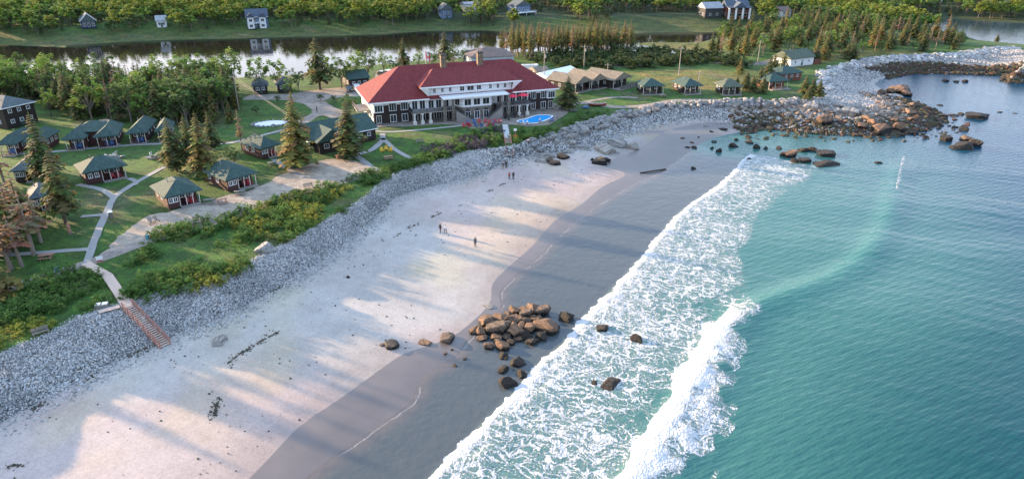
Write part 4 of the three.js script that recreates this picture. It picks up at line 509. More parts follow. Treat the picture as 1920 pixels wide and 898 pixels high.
rocksFrom(680, 520, 0.2917, [[180, 440, 75, T, 0.9], [540, 410, 110, T, 0.55], [395, 430, 80, T, 0.25], [125, 440, 35, T, 0.5], [530, 495, 25, T], [590, 575, 35, WD, 0.6], [655, 530, 30, WD, 0.6], [805, 192, 50, PL, 0.35], [575, 468, 16, T]], 'sand_rock', 'small rock lying alone on the sand near the rock pile', 'rock', 'loose rocks on the sand');
rocksFrom(0, 0, 1, [[497, 474, 32, PL, 0.9], [410, 643, 24, PL, 0.6], [652, 521, 9, WD, 0.6], [1300, 318, 9, WD], [490, 466, 10, PL]], 'sand_rock', 'pale rock on its own at the foot of the pebble bank', 'rock', 'pale rocks by the bank');
rocksFrom(920, 190, 0.2604, [[910, 330, 95, PL, 1.3], [1025, 345, 75, PL, 1.3], [835, 375, 115, PL, 0.9], [780, 335, 80, PL, 0.8], [905, 375, 35, PL]], 'pale_boulder', 'large pale granite boulder standing on the upper beach', 'boulder', 'pale boulders on the upper beach');
rocksFrom(920, 190, 0.2604, [[790, 455, 85, T, 1.1], [835, 440, 50, WD, 1.1], [735, 430, 35, WD], [370, 440, 70, PL, 0.7], [420, 440, 50, T], [465, 460, 65, T], [525, 418, 75, T, 0.7], [385, 405, 70, PL, 0.8], [350, 400, 50, PL], [495, 385, 40, PL], [540, 375, 45, PL], [440, 410, 40, PL], [580, 305, 80, PL, 0.7], [640, 350, 90, PL, 0.7], [560, 370, 60, PL, 0.6], [600, 330, 60, PL, 0.6]], 'beach_rock', 'rock in the cluster below the lodge stairs on the beach', 'rock', 'rock cluster below the lodge');
rocksFrom(920, 190, 0.2604, [[1680, 210, 65, WD, 0.4], [1745, 335, 75, WD, 0.7], [1465, 340, 40, WD, 0.8], [1645, 370, 40, WD], [1610, 300, 45, WD, 0.5], [1865, 305, 50, WD, 0.5], [1595, 345, 25, WD], [1420, 335, 30, WD, 0.6], [1770, 285, 30, WD], [1860, 430, 40, WD], [1450, 300, 30, T, 0.5], [1380, 268, 25, T, 0.5], [1500, 262, 15, WD], [1590, 222, 30, WD, 0.5], [1550, 180, 25, PL, 0.6]], 'shallow_rock', 'small dark rock in the shallows beyond the upper beach', 'rock', 'rocks in the shallows');
rocksFrom(1380, 80, 0.2895, [[565, 535, 84, T, 1.1], [495, 432, 75, PL, 1.0], [535, 412, 80, PL, 0.9], [660, 420, 60, PL, 0.9], [660, 452, 60, PL, 0.8], [745, 465, 95, PL, 1.0], [785, 432, 60, PL], [940, 585, 105, T, 0.95], [890, 540, 70, T], [810, 562, 75, T], [1060, 578, 75, T], [1070, 335, 115, T, 0.8], [1000, 335, 75, T, 0.9], [1110, 352, 60, T], [950, 340, 50, T], [1155, 428, 90, T, 0.8], [1125, 470, 60, T], [850, 510, 60, T], [1030, 520, 60, T], [1130, 515, 60, T], [720, 525, 40, T]], 'point_boulder', 'big boulder on the rocky point, golden in the low sun', 'boulder', 'big boulders of the point');
rocksFrom(1380, 80, 0.2895, [[1570, 502, 150, WD, 0.4], [1480, 572, 70, WD, 0.7], [1365, 642, 88, WD, 0.7], [1500, 645, 72, T, 0.9], [1545, 678, 85, T, 1.0], [1480, 697, 120, WD, 0.5], [1420, 692, 60, WD, 0.6], [820, 610, 60, WD, 0.6], [1080, 610, 45, WD, 0.6], [1135, 597, 78, WD, 0.5], [350, 748, 90, T, 0.9], [310, 738, 40, T], [440, 712, 72, WD, 0.6], [490, 706, 55, WD, 0.8], [380, 782, 52, WD], [450, 782, 88, WD, 0.6], [590, 742, 128, WD, 0.5], [595, 802, 135, WD, 0.35], [550, 810, 60, WD, 0.4], [930, 786, 40, WD, 0.6], [135, 690, 40, WD], [280, 692, 42, WD, 0.7], [195, 692, 30, WD], [90, 656, 50, WD, 0.5], [1360, 255, 40, WD, 0.6], [1435, 260, 35, WD, 0.6], [1490, 258, 30, WD], [560, 586, 60, WD, 0.4], [180, 542, 45, WD], [1340, 480, 60, WD, 0.4], [1410, 478, 45, WD, 0.5], [1465, 470, 35, WD, 0.5], [1320, 520, 45, WD, 0.5], [1350, 500, 45, WD, 0.5], [1325, 410, 30, WD, 0.6], [1715, 455, 35, WD, 0.4], [1815, 462, 30, WD, 0.3], [1230, 520, 40, WD, 0.6], [1245, 490, 45, WD, 0.6]], 'sea_rock', 'dark rock rising from the sea off the rocky point', 'rock', 'rocks in the sea off the point');
// boulder wall above the north beach: rows of single stones
{
  const P = smoothLine(line([[985, 268], [1050, 251], [1090, 239], [1130, 226], [1180, 211], [1250, 199], [1330, 194], [1400, 191], [1490, 191], [1535, 190]], 4.4), 8); let n = 0; const q = RNG(5);
  for (let i = 0; i < P.length - 1; i++) { const A = P[i], B = P[i + 1], l = hypot(B[0] - A[0], B[1] - A[1]), nx = -(B[1] - A[1]) / l, nz = (B[0] - A[0]) / l, k = max(1, Math.round(l / 1.45)); for (let j = 0; j < k; j++) for (const e of [0.2, 1.4, 2.6]) { if (e > 2 && q() < 0.35 || e < 0.5 && q() < 0.2) continue; const t = (j + q()) / k, s = (i < 10 ? 0.62 : 0.82) + 0.4 * q(), x = mix(A[0], B[0], t) + nx * e, z = mix(A[1], B[1], t) + nz * e; if (++n > 225) continue; rockAt(x, hAt(x, z) + 0.18, z, s, q() < 0.75 ? 'grey' : 'pale', 1, 'wall_boulder', 'pale grey boulder in the long wall above the north beach', 'boulder', 'boulders of the sea wall'); } }
}
// instanced stones (too many to count)
function stones(name, label, count, geos, accept, size, colour, seed) {
  const r = RNG(seed), buckets = geos.map(() => []); let tries = 0, n = 0; while (n < count && tries++ < count * 40) { const c = accept(r); if (!c) continue; buckets[(r() * geos.length) | 0].push(c); n++; }
  const gg = new THREE.Group(); gg.name = numbered(name); gg.userData = { kind: 'stuff', label }; scene.add(gg); const m = new THREE.Matrix4(), Q = new THREE.Quaternion(), E = new THREE.Euler(), col = new THREE.Color();
  geos.forEach((g, k) => { const im = new THREE.InstancedMesh(g, new THREE.MeshStandardMaterial({ roughness: 0.85 }), buckets[k].length); im.name = 'stones'; im.castShadow = im.receiveShadow = true; buckets[k].forEach(([x, y, z, e], i) => { const s = size(r, x, z, e); Q.setFromEuler(E.set(r() * 0.6, r() * 6.3, r() * 0.6)); m.compose(new THREE.Vector3(x, y + s * 0.2, z), Q, new THREE.Vector3(s * (0.8 + 0.5 * r()), s * (0.5 + 0.3 * r()), s)); im.setMatrixAt(i, m); im.setColorAt(i, colour(r, col, x, y, z, e)); }); gg.add(im); });
}
const smallGeo = [41, 42, 43].map(s => { const g = rockGeo(s, 1, 0); g.deleteAttribute('color'); return g; });
const greyTone = (r, c) => { const v = 0.20 + 0.34 * pow(r(), 1.4), w = r(); return w < 0.15 ? c.setRGB(v * 1.15, v, v * 0.9) : w < 0.22 ? c.setRGB(v * 0.92, v * 0.97, v * 1.06) : c.setRGB(v, v * 0.985, v * 0.97); };
const inBank = (x0, x1, z0, z1) => r => { const x = mix(x0, x1, r()), z = mix(z0, z1, r()); const s = fieldAt(Fs, x, z), v = fieldAt(Fv, x, z); if (s < -3.5 * pow(r(), 3) - 0.1 || v > 1.2 * r() * r()) return null; return [x, hAt(x, z), z, s]; };
stones('pebbles', 'grey pebbles and cobbles covering the beach bank', 95000, smallGeo, inBank(-125, -5, -40, -165), (r, x, z) => (0.05 + 0.10 * pow(r(), 2.5)) * (vnoise(x * 0.15, z * 0.15) < 0.45 ? 0.8 : 1.15), greyTone, 3);
stones('pebbles', 'grey cobbles on the upper bank below the lodge and the boulder wall', 36000, smallGeo, inBank(-8, 120, -145, -212), (r) => 0.10 + 0.22 * pow(r(), 2.4), greyTone, 4);
stones('pebbles', 'pale cobbles on the cove beach and the spit', 20000, smallGeo, inBank(85, 270, -205, -330), (r) => 0.1 + 0.22 * pow(r(), 3), (r, c) => { const v = 0.34 + 0.14 * r(); return c.setRGB(v, v * 0.98, v * 0.97); }, 6);
const nearWater = (x0, x1, z0, z1, lo, hi) => r => { const x = mix(x0, x1, r()), z = mix(z0, z1, r()); const c = fieldAt(Fc, x, z); if (c < lo || c > hi || fieldAt(Fv, x, z) > -1) return null; return [x, max(hAt(x, z), -0.1), z, c]; };
const shoreTone = (r, c, x, y, z, e) => { if (e < 4 + 8 * r()) return c.setRGB(0.035 + 0.03 * r(), 0.025 + 0.02 * r(), 0.018); const v = 0.75 + 0.5 * r(); return r() < 0.5 ? c.setRGB(0.17 * v, 0.125 * v, 0.095 * v) : c.setRGB(0.24 * v, 0.2 * v, 0.17 * v); };
stones('shore_rocks', 'brown and weed dark rocks covering the rocky point', 4200, [51, 52, 53, 54].map(s => { const g = rockGeo(s, 2, 0); g.deleteAttribute('color'); return g; }), r => { const p = nearWater(58, 130, -172, -235, r() < 0.12 ? -9 : -2.5, 15)(r); return p && p[0] > 62 && p[2] > -222 ? p : null; }, (r) => 0.22 + 0.75 * pow(r(), 2.4), shoreTone, 8);
stones('shore_rocks', 'weed dark rocks along the shore of the spit', 3000, [55, 56].map(s => { const g = rockGeo(s, 2, 0); g.deleteAttribute('color'); return g; }), r => { const p = nearWater(110, 290, -225, -330, -3, 7)(r); return p && (p[0] > 140 || p[2] < -262) ? p : null; }, (r) => 0.3 + 0.9 * pow(r(), 2.2), shoreTone, 9);
{ const P = smoothLine(line([[1545, 165], [1543, 135], [1600, 117], [1660, 107], [1720, 103], [1800, 99], [1860, 90], [1900, 89]], 4.5), 8); stones('spit_boulders', 'pale boulders lining the top of the spit', 900, [57, 58].map(s => { const g = rockGeo(s, 2, 0); g.deleteAttribute('color'); return g; }), r => { const i = (r() * (P.length - 1)) | 0, t = r(), x = mix(P[i][0], P[i + 1][0], t) + (r() - 0.4) * 4, z = mix(P[i][1], P[i + 1][1], t) + (r() - 0.2) * 5; return [x, hAt(x, z), z, 9]; }, r => 0.4 + 0.45 * r(), greyTone, 12); }
// wrack: strings of torn weed on the sand
{
  const strands = [[[10, 800], [60, 772], [130, 735], [200, 690], [270, 660], [330, 630], [430, 592], [520, 545], [620, 482], [680, 428], [730, 385]], [[330, 670], [345, 690], [360, 680]], [[340, 840], [370, 830]], [[20, 870], [45, 855]], [[860, 385], [930, 350], [960, 335]], [[700, 470], [760, 430], [830, 395]], [[400, 700], [450, 660], [520, 620]], [[440, 800], [400, 770], [410, 740]]];
  const Ls = strands.map(s => smoothLine(line(s, 1.5), 5)), g = new THREE.IcosahedronGeometry(1, 1); { const p = g.attributes.position; for (let i = 0; i < p.count; i++) p.setXYZ(i, p.getX(i) * (1 + 0.6 * hash2(i, 3)), p.getY(i) * 0.35, p.getZ(i) * (0.7 + 0.5 * hash2(i, 7))); g.computeVertexNormals(); }
  stones('seaweed_wrack', 'dark scraps of seaweed strewn over the sand', 3800, [g], r => { let x, z; if (r() < 0.66) { const P = Ls[r() < 0.55 ? 0 : (r() * Ls.length) | 0], i = (r() * (P.length - 1)) | 0, t = r(), e = pow(r(), 2) * 2.2; x = mix(P[i][0], P[i + 1][0], t) + (r() - 0.5) * e; z = mix(P[i][1], P[i + 1][1], t) + (r() - 0.5) * e; if (vnoise(x * 0.5, z * 0.5) < 0.6) return null; } else { x = mix(-70, 20, r()); z = mix(-45, -165, r()); if (vnoise(x * 0.2, z * 0.2) < 0.5) return null; } if (fieldAt(Fw, x, z) < 0.5 || fieldAt(Fs, x, z) > 0.3) return null; return [x, hAt(x, z) - 0.01, z, 0]; }, r => 0.03 + 0.11 * pow(r(), 3), (r, c) => c.setRGB(0.04 + 0.05 * r(), 0.035 + 0.03 * r(), 0.03), 14);
}
// ---------- plants ----------
class TB { // triangle soup with colours
  constructor() { this.p = []; this.c = []; }
  tri(a, b, c, col) { this.p.push(...a, ...b, ...c); for (let k = 0; k < 3; k++) this.c.push(...col); }
  quad(o, u, v, col) { const a = [o[0] - u[0] - v[0], o[1] - u[1] - v[1], o[2] - u[2] - v[2]], b = [o[0] + u[0] - v[0], o[1] + u[1] - v[1], o[2] + u[2] - v[2]], c = [o[0] + u[0] + v[0], o[1] + u[1] + v[1], o[2] + u[2] + v[2]], d = [o[0] - u[0] + v[0], o[1] - u[1] + v[1], o[2] - u[2] + v[2]]; this.tri(a, b, c, col); this.tri(a, c, d, col); }
  tube(a, b, r0, r1, col, n = 5) { const A = new THREE.Vector3(...a), B = new THREE.Vector3(...b), d = B.clone().sub(A).normalize(), u = new THREE.Vector3(abs(d.y) > 0.9 ? 1 : 0, abs(d.y) > 0.9 ? 0 : 1, 0).cross(d).normalize(), v = d.clone().cross(u); const pt = (C, r, k) => { const t = k / n * 2 * PI; return [C.x + (u.x * cos(t) + v.x * sin(t)) * r, C.y + (u.y * cos(t) + v.y * sin(t)) * r, C.z + (u.z * cos(t) + v.z * sin(t)) * r]; }; for (let k = 0; k < n; k++) { const p = pt(A, r0, k), q = pt(A, r0, k + 1), s = pt(B, r1, k + 1), t = pt(B, r1, k); this.tri(p, s, q, col); this.tri(p, t, s, col); } }
  geo() { const g = new THREE.BufferGeometry(); g.setAttribute('position', new THREE.Float32BufferAttribute(this.p, 3)); g.setAttribute('color', new THREE.Float32BufferAttribute(this.c, 3)); g.computeVertexNormals(); return g; }
}
const leafMat = new THREE.MeshPhysicalMaterial({ vertexColors: true, roughness: 0.9, transmission: 0.42, thickness: 0, specularIntensity: 0.3, side: THREE.DoubleSide });
const barkMat = new THREE.MeshStandardMaterial({ vertexColors: true, roughness: 0.95 });
function spruce(seed, o) { // unit: metres, height o.h
  const r = RNG(seed), tr = new TB(), cr = new TB(), h = o.h, R = o.r, bare = o.bare ?? 0.12, bark = o.bark ?? [0.12, 0.095, 0.075], col = o.col, lean = (r() - 0.5) * 0.05;
  tr.tube([0, -0.5, 0], [lean * h, h * 0.55, 0], h * 0.022, h * 0.013, bark, 6); tr.tube([lean * h, h * 0.55, 0], [lean * h, h * 0.99, 0], h * 0.013, 0.02, bark, 5);
  for (let y = 0.06 * h; y < bare * h; y += 0.4) if (r() < 0.7) { const a = r() * 6.3, l = R * (0.25 + 0.3 * r()); tr.tube([lean * y, y, 0], [cos(a) * l, y - 0.1 + 0.2 * r(), sin(a) * l], 0.035, 0.012, bark, 3); }
  const step = o.step ?? 0.42;
  for (let y = bare * h; y < h * 0.98; y += step * (0.7 + 0.5 * r())) {
    const t = (y - bare * h) / (h * (1 - bare)), rad = R * pow(1 - t, 0.8) * (t < 0.15 ? 0.6 + 2.6 * t : 1) * (0.75 + 0.45 * r()), n = 5 + ((r() * 3.5) | 0), a0 = r() * 6.3;
    for (let k = 0; k < n; k++) { if (r() < (o.gap ?? 0.12)) continue; const a = a0 + (k + 0.5 * r()) * 2 * PI / n, L = rad * (0.65 + 0.55 * r()) + 0.15, dx = cos(a), dz = sin(a), rise = 0.25 * (t - 0.35), cl = col.map((c, i) => c * (0.7 + 0.6 * r()) * (i === 0 ? 0.9 + 0.3 * r() : 1)); const P = s => [lean * y + dx * L * s, y + L * (rise * s - 0.38 * s * s) + 0.02, dz * L * s];
      const ns = L > 1.4 ? 4 : 3; for (let q = 0; q < ns; q++) { const s0 = q / ns, s1 = (q + 1.15) / ns, A = P(s0), B = P(s1), wd = L * (0.42 - 0.24 * s0) * (0.7 + 0.6 * r()), dr = 0.1 + 0.3 * r(); for (const sg of [-1, 1]) { const tip = [A[0] + dx * wd * 0.7 - dz * wd * sg, A[1] - wd * dr, A[2] + dz * wd * 0.7 + dx * wd * sg]; cr.tri(A, B, tip, cl); } if (r() < 0.6) cr.tri(A, B, [(A[0] + B[0]) / 2 + (r() - 0.5) * 0.2, A[1] - wd * (0.5 + 0.5 * r()), (A[2] + B[2]) / 2 + (r() - 0.5) * 0.2], cl.map(c => c * 0.85)); } }
  }
  cr.tri([-0.12 + lean * h, h * 0.93, 0], [0.12 + lean * h, h * 0.93, 0], [lean * h, h * 1.02, 0], col);
  return [tr.geo(), cr.geo()];
}
function broadleaf(seed, o) {
  const r = RNG(seed), tr = new TB(), cr = new TB(), h = o.h, R = o.r, bark = o.bark ?? [0.16, 0.13, 0.11], cb = o.cb ?? 0.28;
  const fork = h * cb; if (!o.bush) tr.tube([0, -0.5, 0], [0.1, fork, 0.05], h * 0.026, h * 0.018, bark, 6);
  const lobes = []; const nl = o.lobes ?? 9; for (let k = 0; k < nl; k++) { const a = k * 2.4 + r(), t = (k + 0.5) / nl, y = h * (cb + (1 - cb) * (0.25 + 0.62 * t)), rr2 = R * 0.72 * sqrt(max(0.05, 1 - pow(abs(t - 0.35) / 0.75, 2))) * (0.5 + 0.6 * r()); const c = [cos(a) * rr2, y, sin(a) * rr2], s = R * (0.34 + 0.2 * r()); lobes.push([c, s]); if (!o.bush) tr.tube([0.05, fork * (0.8 + 0.5 * t), 0], c, h * 0.012, 0.03, bark, 4); }
  const nc = o.clumps ?? 46, nlv = o.leaves ?? 22, ls = o.leaf ?? 0.2;
  for (let k = 0; k < nc; k++) { const [c, s] = lobes[k % nl], a = r() * 6.3, q = r() * 2 - 0.75, rad = s * (0.7 + 0.4 * r()), qq = sqrt(max(0, 1 - q * q)), o3 = [c[0] + cos(a) * qq * rad, c[1] + q * rad * 0.8, c[2] + sin(a) * qq * rad], tone = 0.65 + 0.7 * r(), warm = 0.85 + 0.4 * r(), cs = s * (0.35 + 0.25 * r());
    for (let j = 0; j < nlv; j++) { const b = r() * 6.3, y = r() * 2 - 1, e = sqrt(1 - y * y) * pow(r(), 0.4), p = [o3[0] + cos(b) * e * cs, o3[1] + y * cs * 0.7, o3[2] + sin(b) * e * cs], f = r() * 6.3, g2 = (r() - 0.5) * 2.2, l = ls * (0.6 + 0.8 * r()), u = [cos(f) * l, sin(g2) * l * 0.6, sin(f) * l], v = [-sin(f) * l * 0.6 * cos(g2), l * 0.6 * (r() - 0.3), cos(f) * l * 0.6 * cos(g2)], tt = tone * (0.8 + 0.4 * r()); cr.quad(p, u, v, [o.col[0] * tt * warm, o.col[1] * tt, o.col[2] * tt]); } }
  return [tr.geo(), cr.geo()];
}
function proto(name, geos, label, cat, grp) { const g = new THREE.Group(); g.name = name; if (geos[0].attributes.position.count) { const t = new THREE.Mesh(geos[0], barkMat); t.name = cat === 'shrub' ? 'stem' : 'trunk'; t.castShadow = t.receiveShadow = true; g.add(t); } const c = new THREE.Mesh(geos[1], leafMat); c.name = 'crown'; c.castShadow = c.receiveShadow = true; g.add(c); return g; }
function plant(pr, p, s, ry, label, cat, grp, sy = 1) { const c = pr.clone(); c.name = numbered(pr.name); c.position.set(p.x, (p.y ?? hAt(p.x, p.z)) - 0.1, p.z); c.rotation.y = ry; c.scale.set(s, s * sy, s); tag(c, label, cat, grp); scene.add(c); return c; }
const GRN = { spruce: [0.10, 0.12, 0.04], spruceGold: [0.16, 0.12, 0.03], pine: [0.16, 0.15, 0.04], dead: [0.26, 0.165, 0.09], leaf: [0.155, 0.26, 0.042], leafDark: [0.10, 0.175, 0.045], leafY: [0.22, 0.29, 0.045] };
const pr = {
  spruce: [1, 2, 3, 4].map(s => proto('spruce_tree', spruce(s, { h: 10, r: 2.6, col: GRN.spruce, bare: 0.05 + 0.04 * s, step: 0.34, gap: 0.06 }))),
  gold: [5, 6].map(s => proto('spruce_tree', spruce(s, { h: 10, r: 2.4, col: GRN.pine, bare: 0.15, gap: 0.12, step: 0.36 }))),
  pine: [7, 8, 9].map(s => proto('pine_tree', spruce(s, { h: 10, r: 1.7, col: GRN.pine, bare: 0.3, gap: 0.08, bark: [0.2, 0.15, 0.12] }))),
  dead: [10, 11].map(s => proto('dead_spruce', spruce(s, { h: 10, r: 1.5, col: GRN.dead, bare: 0.4, gap: 0.45, step: 0.6, bark: [0.22, 0.18, 0.15] }))),
  leaf: [21, 22, 23].map(s => proto('leafy_tree', broadleaf(s, { h: 8, r: 3.0, col: GRN.leaf }))),
  leafDark: [24, 25].map(s => proto('leafy_tree', broadleaf(s, { h: 8, r: 2.8, col: GRN.leafDark }))),
  shrub: [31, 32, 33].map(s => proto('dune_shrub', broadleaf(s, { h: 1.5, r: 1.6, col: [0.09, 0.18, 0.03], cb: -0.1, lobes: 6, clumps: 34, leaves: 16, leaf: 0.1, bush: true }))),
  shrubY: [34, 35].map(s => proto('dune_shrub', broadleaf(s, { h: 1.2, r: 1.6, col: [0.24, 0.27, 0.035], cb: -0.1, lobes: 6, clumps: 34, leaves: 16, leaf: 0.1, bush: true }))),
  rose: [36, 37].map(s => proto('flowering_shrub', broadleaf(s, { h: 1.5, r: 1.6, col: [0.12, 0.10, 0.12], cb: -0.1, lobes: 6, clumps: 34, leaves: 16, leaf: 0.1, bush: true }))),
  scrub: [38, 39].map(s => proto('scrub_bush', broadleaf(s, { h: 2.6, r: 2.6, col: [0.06, 0.095, 0.025], cb: -0.1, lobes: 7, clumps: 30, leaves: 14, leaf: 0.24, bush: true }))),
};
const PR = RNG(1234), anyOf = a => a[(PR() * a.length) | 0];
// a tree from its foot and its top in the photograph
function treePx(kind, u, v, vt, label, cat = 'tree', grp, wide = 1) { const p = at(u, v), h = yPix(u, vt, p.z) - p.y, base = kind[0].name === 'leafy_tree' ? 8 : 10, s = h / base; const t = plant(anyOf(kind), p, s, PR() * 6.3, label, cat, grp); t.scale.x *= wide; t.scale.z *= wide; return t; }
const houses = scene.children.filter(o => o.userData.category && /house|cottage|cabin|shed|lodge|tent|building|barn/.test(o.userData.category)).map(o => { const b = new THREE.Box3().setFromObject(o); return [b.min.x, b.max.x, b.min.z, b.max.z]; });
const clearOf = (x, z, m) => houses.every(b => x < b[0] - m || x > b[1] + m || z < b[2] - m || z > b[3] + m * 2.2);
function scatter(px, h, spacing, cb, m = 2.5) { const P = line(px, h), xs = P.map(p => p[0]), zs = P.map(p => p[1]), r = RNG(px.length * 131 + px[0][0]); for (let x = min(...xs); x < max(...xs); x += spacing) for (let z = min(...zs); z < max(...zs); z += spacing) { const a = x + (r() - 0.5) * spacing * 1.1, b = z + (r() - 0.5) * spacing * 1.1; if (!inPoly(a, b, P) || !clearOf(a, b, m)) continue; cb(a, b, r); } }
const dryOnly = (x, z, d = 2) => sd(x, z, lakePoly) < -d && (x < 120 || sd(x, z, bayPoly) < -d);
// single trees that stand out
treePx(pr.spruce, 92, 352, 209, 'tall spruce rising beside the concrete path, behind its twin', 'tree');
treePx(pr.spruce, 122, 420, 282, 'full spruce standing in front of its taller twin by the path', 'tree');
treePx(pr.spruce, 331, 321, 218, 'dark spruce, darkest of the three by the driftwood', 'tree', null, 1.1);
treePx(pr.gold, 385, 335, 208, 'spruce with a long bare trunk behind the hip roofed cottage', 'tree');
treePx(pr.spruce, 362, 318, 214, 'spruce in the middle of the three by the driftwood', 'tree');
treePx(pr.spruce, 400, 284, 206, 'spruce behind the three by the driftwood', 'tree');
treePx(pr.gold, 560, 316, 172, 'tall thin crowned spruce in front of the long cabin', 'tree', null, 1.15);
treePx(pr.spruce, 655, 297, 185, 'spruce in front of the right end of the long cabin', 'tree', null, 1.2);
treePx(pr.spruce, 1066, 206, 140, 'bushy spruce on the lawn beside the pool deck', 'tree', null, 1.5);
treePx(pr.dead, 453, 283, 205, 'sparse brown tree on the lawn behind the three spruces', 'tree');
treePx(pr.spruce, 600, 168, 66, 'tall lone spruce between the drive and the lake', 'tree', null, 1.2);
treePx(pr.spruce, 757, 132, 68, 'golden topped spruce on the lake shore behind the lodge', 'tree');
treePx(pr.spruce, 835, 118, 55, 'broad spruce on the lake shore behind the chimney', 'tree', null, 1.4);
for (const [u, v, t] of [[20, 505, 395], [62, 478, 360], [-5, 470, 340], [30, 440, 330], [55, 430, 350], [5, 420, 318], [40, 500, 400], [-10, 520, 400], [75, 455, 360], [15, 460, 350], [35, 400, 320], [-15, 560, 440]]) treePx(PR() < 0.5 ? pr.dead : pr.gold, u, v, t, 'brown needled thin tree at the edge of the sandy lawn', 'tree', 'brown trees by the coastal path', 1.6);
for (const [u, v, t, k] of [[485, 172, 108, 'leaf'], [520, 170, 112, 'leaf'], [668, 160, 100, 'leaf'], [690, 150, 95, 'leafDark'], [720, 140, 100, 'leaf'], [640, 165, 110, 'leafDark'], [620, 150, 105, 'leaf'], [785, 130, 98, 'leaf'], [810, 128, 95, 'leafDark'], [870, 122, 92, 'leaf'], [850, 126, 88, 'leafDark'], [900, 118, 95, 'leafDark'], [740, 142, 110, 'leafDark'], [560, 172, 130, 'leafDark'], [545, 185, 150, 'leaf']]) treePx(pr[k], u, v, t, 'round leafy tree near the lake shore by the lodge', 'tree', 'leafy trees by the lodge');
for (const [u, v, t] of [[655, 215, 180], [690, 195, 172], [600, 190, 175], [625, 192, 178], [520, 192, 178], [480, 214, 198], [430, 300, 275], [405, 308, 285], [440, 308, 280]]) treePx(pr.leafDark, u, v, t, 'dark rounded bush beside the drive and lawns', 'bush', 'garden bushes', 1.5);
// wood between the lake and the cottages
scatter([[-60, 172], [0, 168], [150, 170], [300, 172], [440, 168], [440, 190], [420, 232], [340, 240], [300, 238], [215, 240], [120, 236], [75, 228], [60, 205], [-60, 215]], 5, 4.3, (x, z, r) => { if (!dryOnly(x, z)) return; const k = r(); const kind = k < 0.4 ? pr.spruce : k < 0.5 ? pr.dead : k < 0.74 ? pr.leaf : pr.leafDark; const base = kind[0].name === 'leafy_tree' ? 8 : 10; plant(anyOf(kind), { x, z }, (6.5 + 5 * r()) / base, r() * 6.3, kind === pr.dead ? 'bare brown spruce in the wood between lake and cottages' : base === 8 ? 'green leafy tree in the wood between lake and cottages' : 'dark spruce in the wood between lake and cottages', 'tree', 'wood between lake and cottages'); });
scatter([[380, 185], [450, 175], [470, 190], [440, 235], [390, 265], [340, 262], [320, 240]], 5, 5, (x, z, r) => { const k = r() < 0.5 ? pr.leafDark : pr.gold, base = k === pr.gold ? 10 : 8; plant(anyOf(k), { x, z }, (5 + 5 * r()) / base, r() * 6.3, 'tree in the grove between the cottage row and the drive', 'tree', 'grove by the drive'); });
scatter([[-80, 330], [0, 300], [20, 360], [10, 440], [-80, 520]], 5, 5.5, (x, z, r) => plant(anyOf(r() < 0.6 ? pr.dead : pr.spruce), { x, z }, (9 + 4 * r()) / 10, r() * 6.3, 'thin tree at the left edge of the cottage lawns', 'tree', 'trees at the edge of the lawns'));
// trees outside the frame on the left that shade the beach
scatter([[-330, 640], [-60, 520], [-60, 400], [-330, 420]], 5, 8, (x, z, r) => plant(anyOf(pr.spruce), { x, z }, (8 + 4 * r()) / 10, r() * 6.3, 'spruce beside the coastal path beyond the lawns', 'tree', 'spruces along the coastal path'), 0);
// slim pines on the neck of land
scatter([[930, 112], [960, 92], [1010, 84], [1100, 76], [1186, 80], [1186, 97], [1130, 104], [1060, 112], [985, 118]], 5, 4.0, (x, z, r) => { if (!dryOnly(x, z, 1)) return; plant(anyOf(r() < 0.25 ? pr.dead : pr.pine), { x, z }, (9.5 + 4 * r()) / 10, r() * 6.3, 'slim bare trunked pine on the neck of land in the lake', 'tree', 'pines on the neck of land'); });
// scrub fields
scatter([[985, 122], [1060, 112], [1200, 100], [1290, 108], [1360, 112], [1400, 126], [1400, 136], [1290, 132], [1190, 140], [1100, 142], [1040, 138]], 4, 4.4, (x, z, r) => { if (!dryOnly(x, z)) return; plant(anyOf(pr.scrub), { x, z }, 0.7 + 0.6 * r(), r() * 6.3, 'dense green scrub bush in the field behind the cottages', 'bush', 'scrub behind the cottages'); });
// conifers to the right
scatter([[1325, 92], [1345, 75], [1420, 62], [1500, 48], [1600, 52], [1700, 62], [1800, 78], [1812, 93], [1700, 98], [1600, 104], [1550, 112], [1520, 108], [1480, 100], [1440, 108], [1400, 112]], 5, 6.8, (x, z, r) => { if (!dryOnly(x, z)) return; const k = r(), kind = k < 0.42 ? pr.spruce : k < 0.55 ? pr.gold : k < 0.68 ? pr.dead : k < 0.9 ? pr.leafDark : pr.leaf; plant(anyOf(kind), { x, z }, (kind === pr.leafDark || kind === pr.leaf ? 0.5 : 0.5) + 0.75 * r(), r() * 6.3, kind === pr.dead ? 'bare brown tree in the mixed wood behind the spit' : kind === pr.leafDark ? 'low leafy tree in the mixed wood behind the spit' : kind === pr.gold ? 'yellowish spruce in the mixed wood behind the spit' : 'dark green spruce in the mixed wood behind the spit', 'tree', 'wood behind the spit'); });
for (const [u, v, t] of [[1388, 140, 108], [1398, 168, 130], [1412, 172, 138], [1425, 160, 122], [1440, 150, 105], [1450, 140, 98], [1468, 138, 95], [1430, 175, 140], [1508, 182, 138], [1522, 184, 142], [1535, 186, 146], [1515, 190, 160], [1545, 112, 72], [1530, 118, 80], [1588, 110, 78], [1600, 112, 75], [1870, 80, 62], [1380, 170, 140]]) treePx(PR() < 0.7 ? pr.spruce : pr.gold, u, v, t, 'young spruce among the cottages above the boulder wall', 'tree', 'spruces among the shore cottages', 1.35);
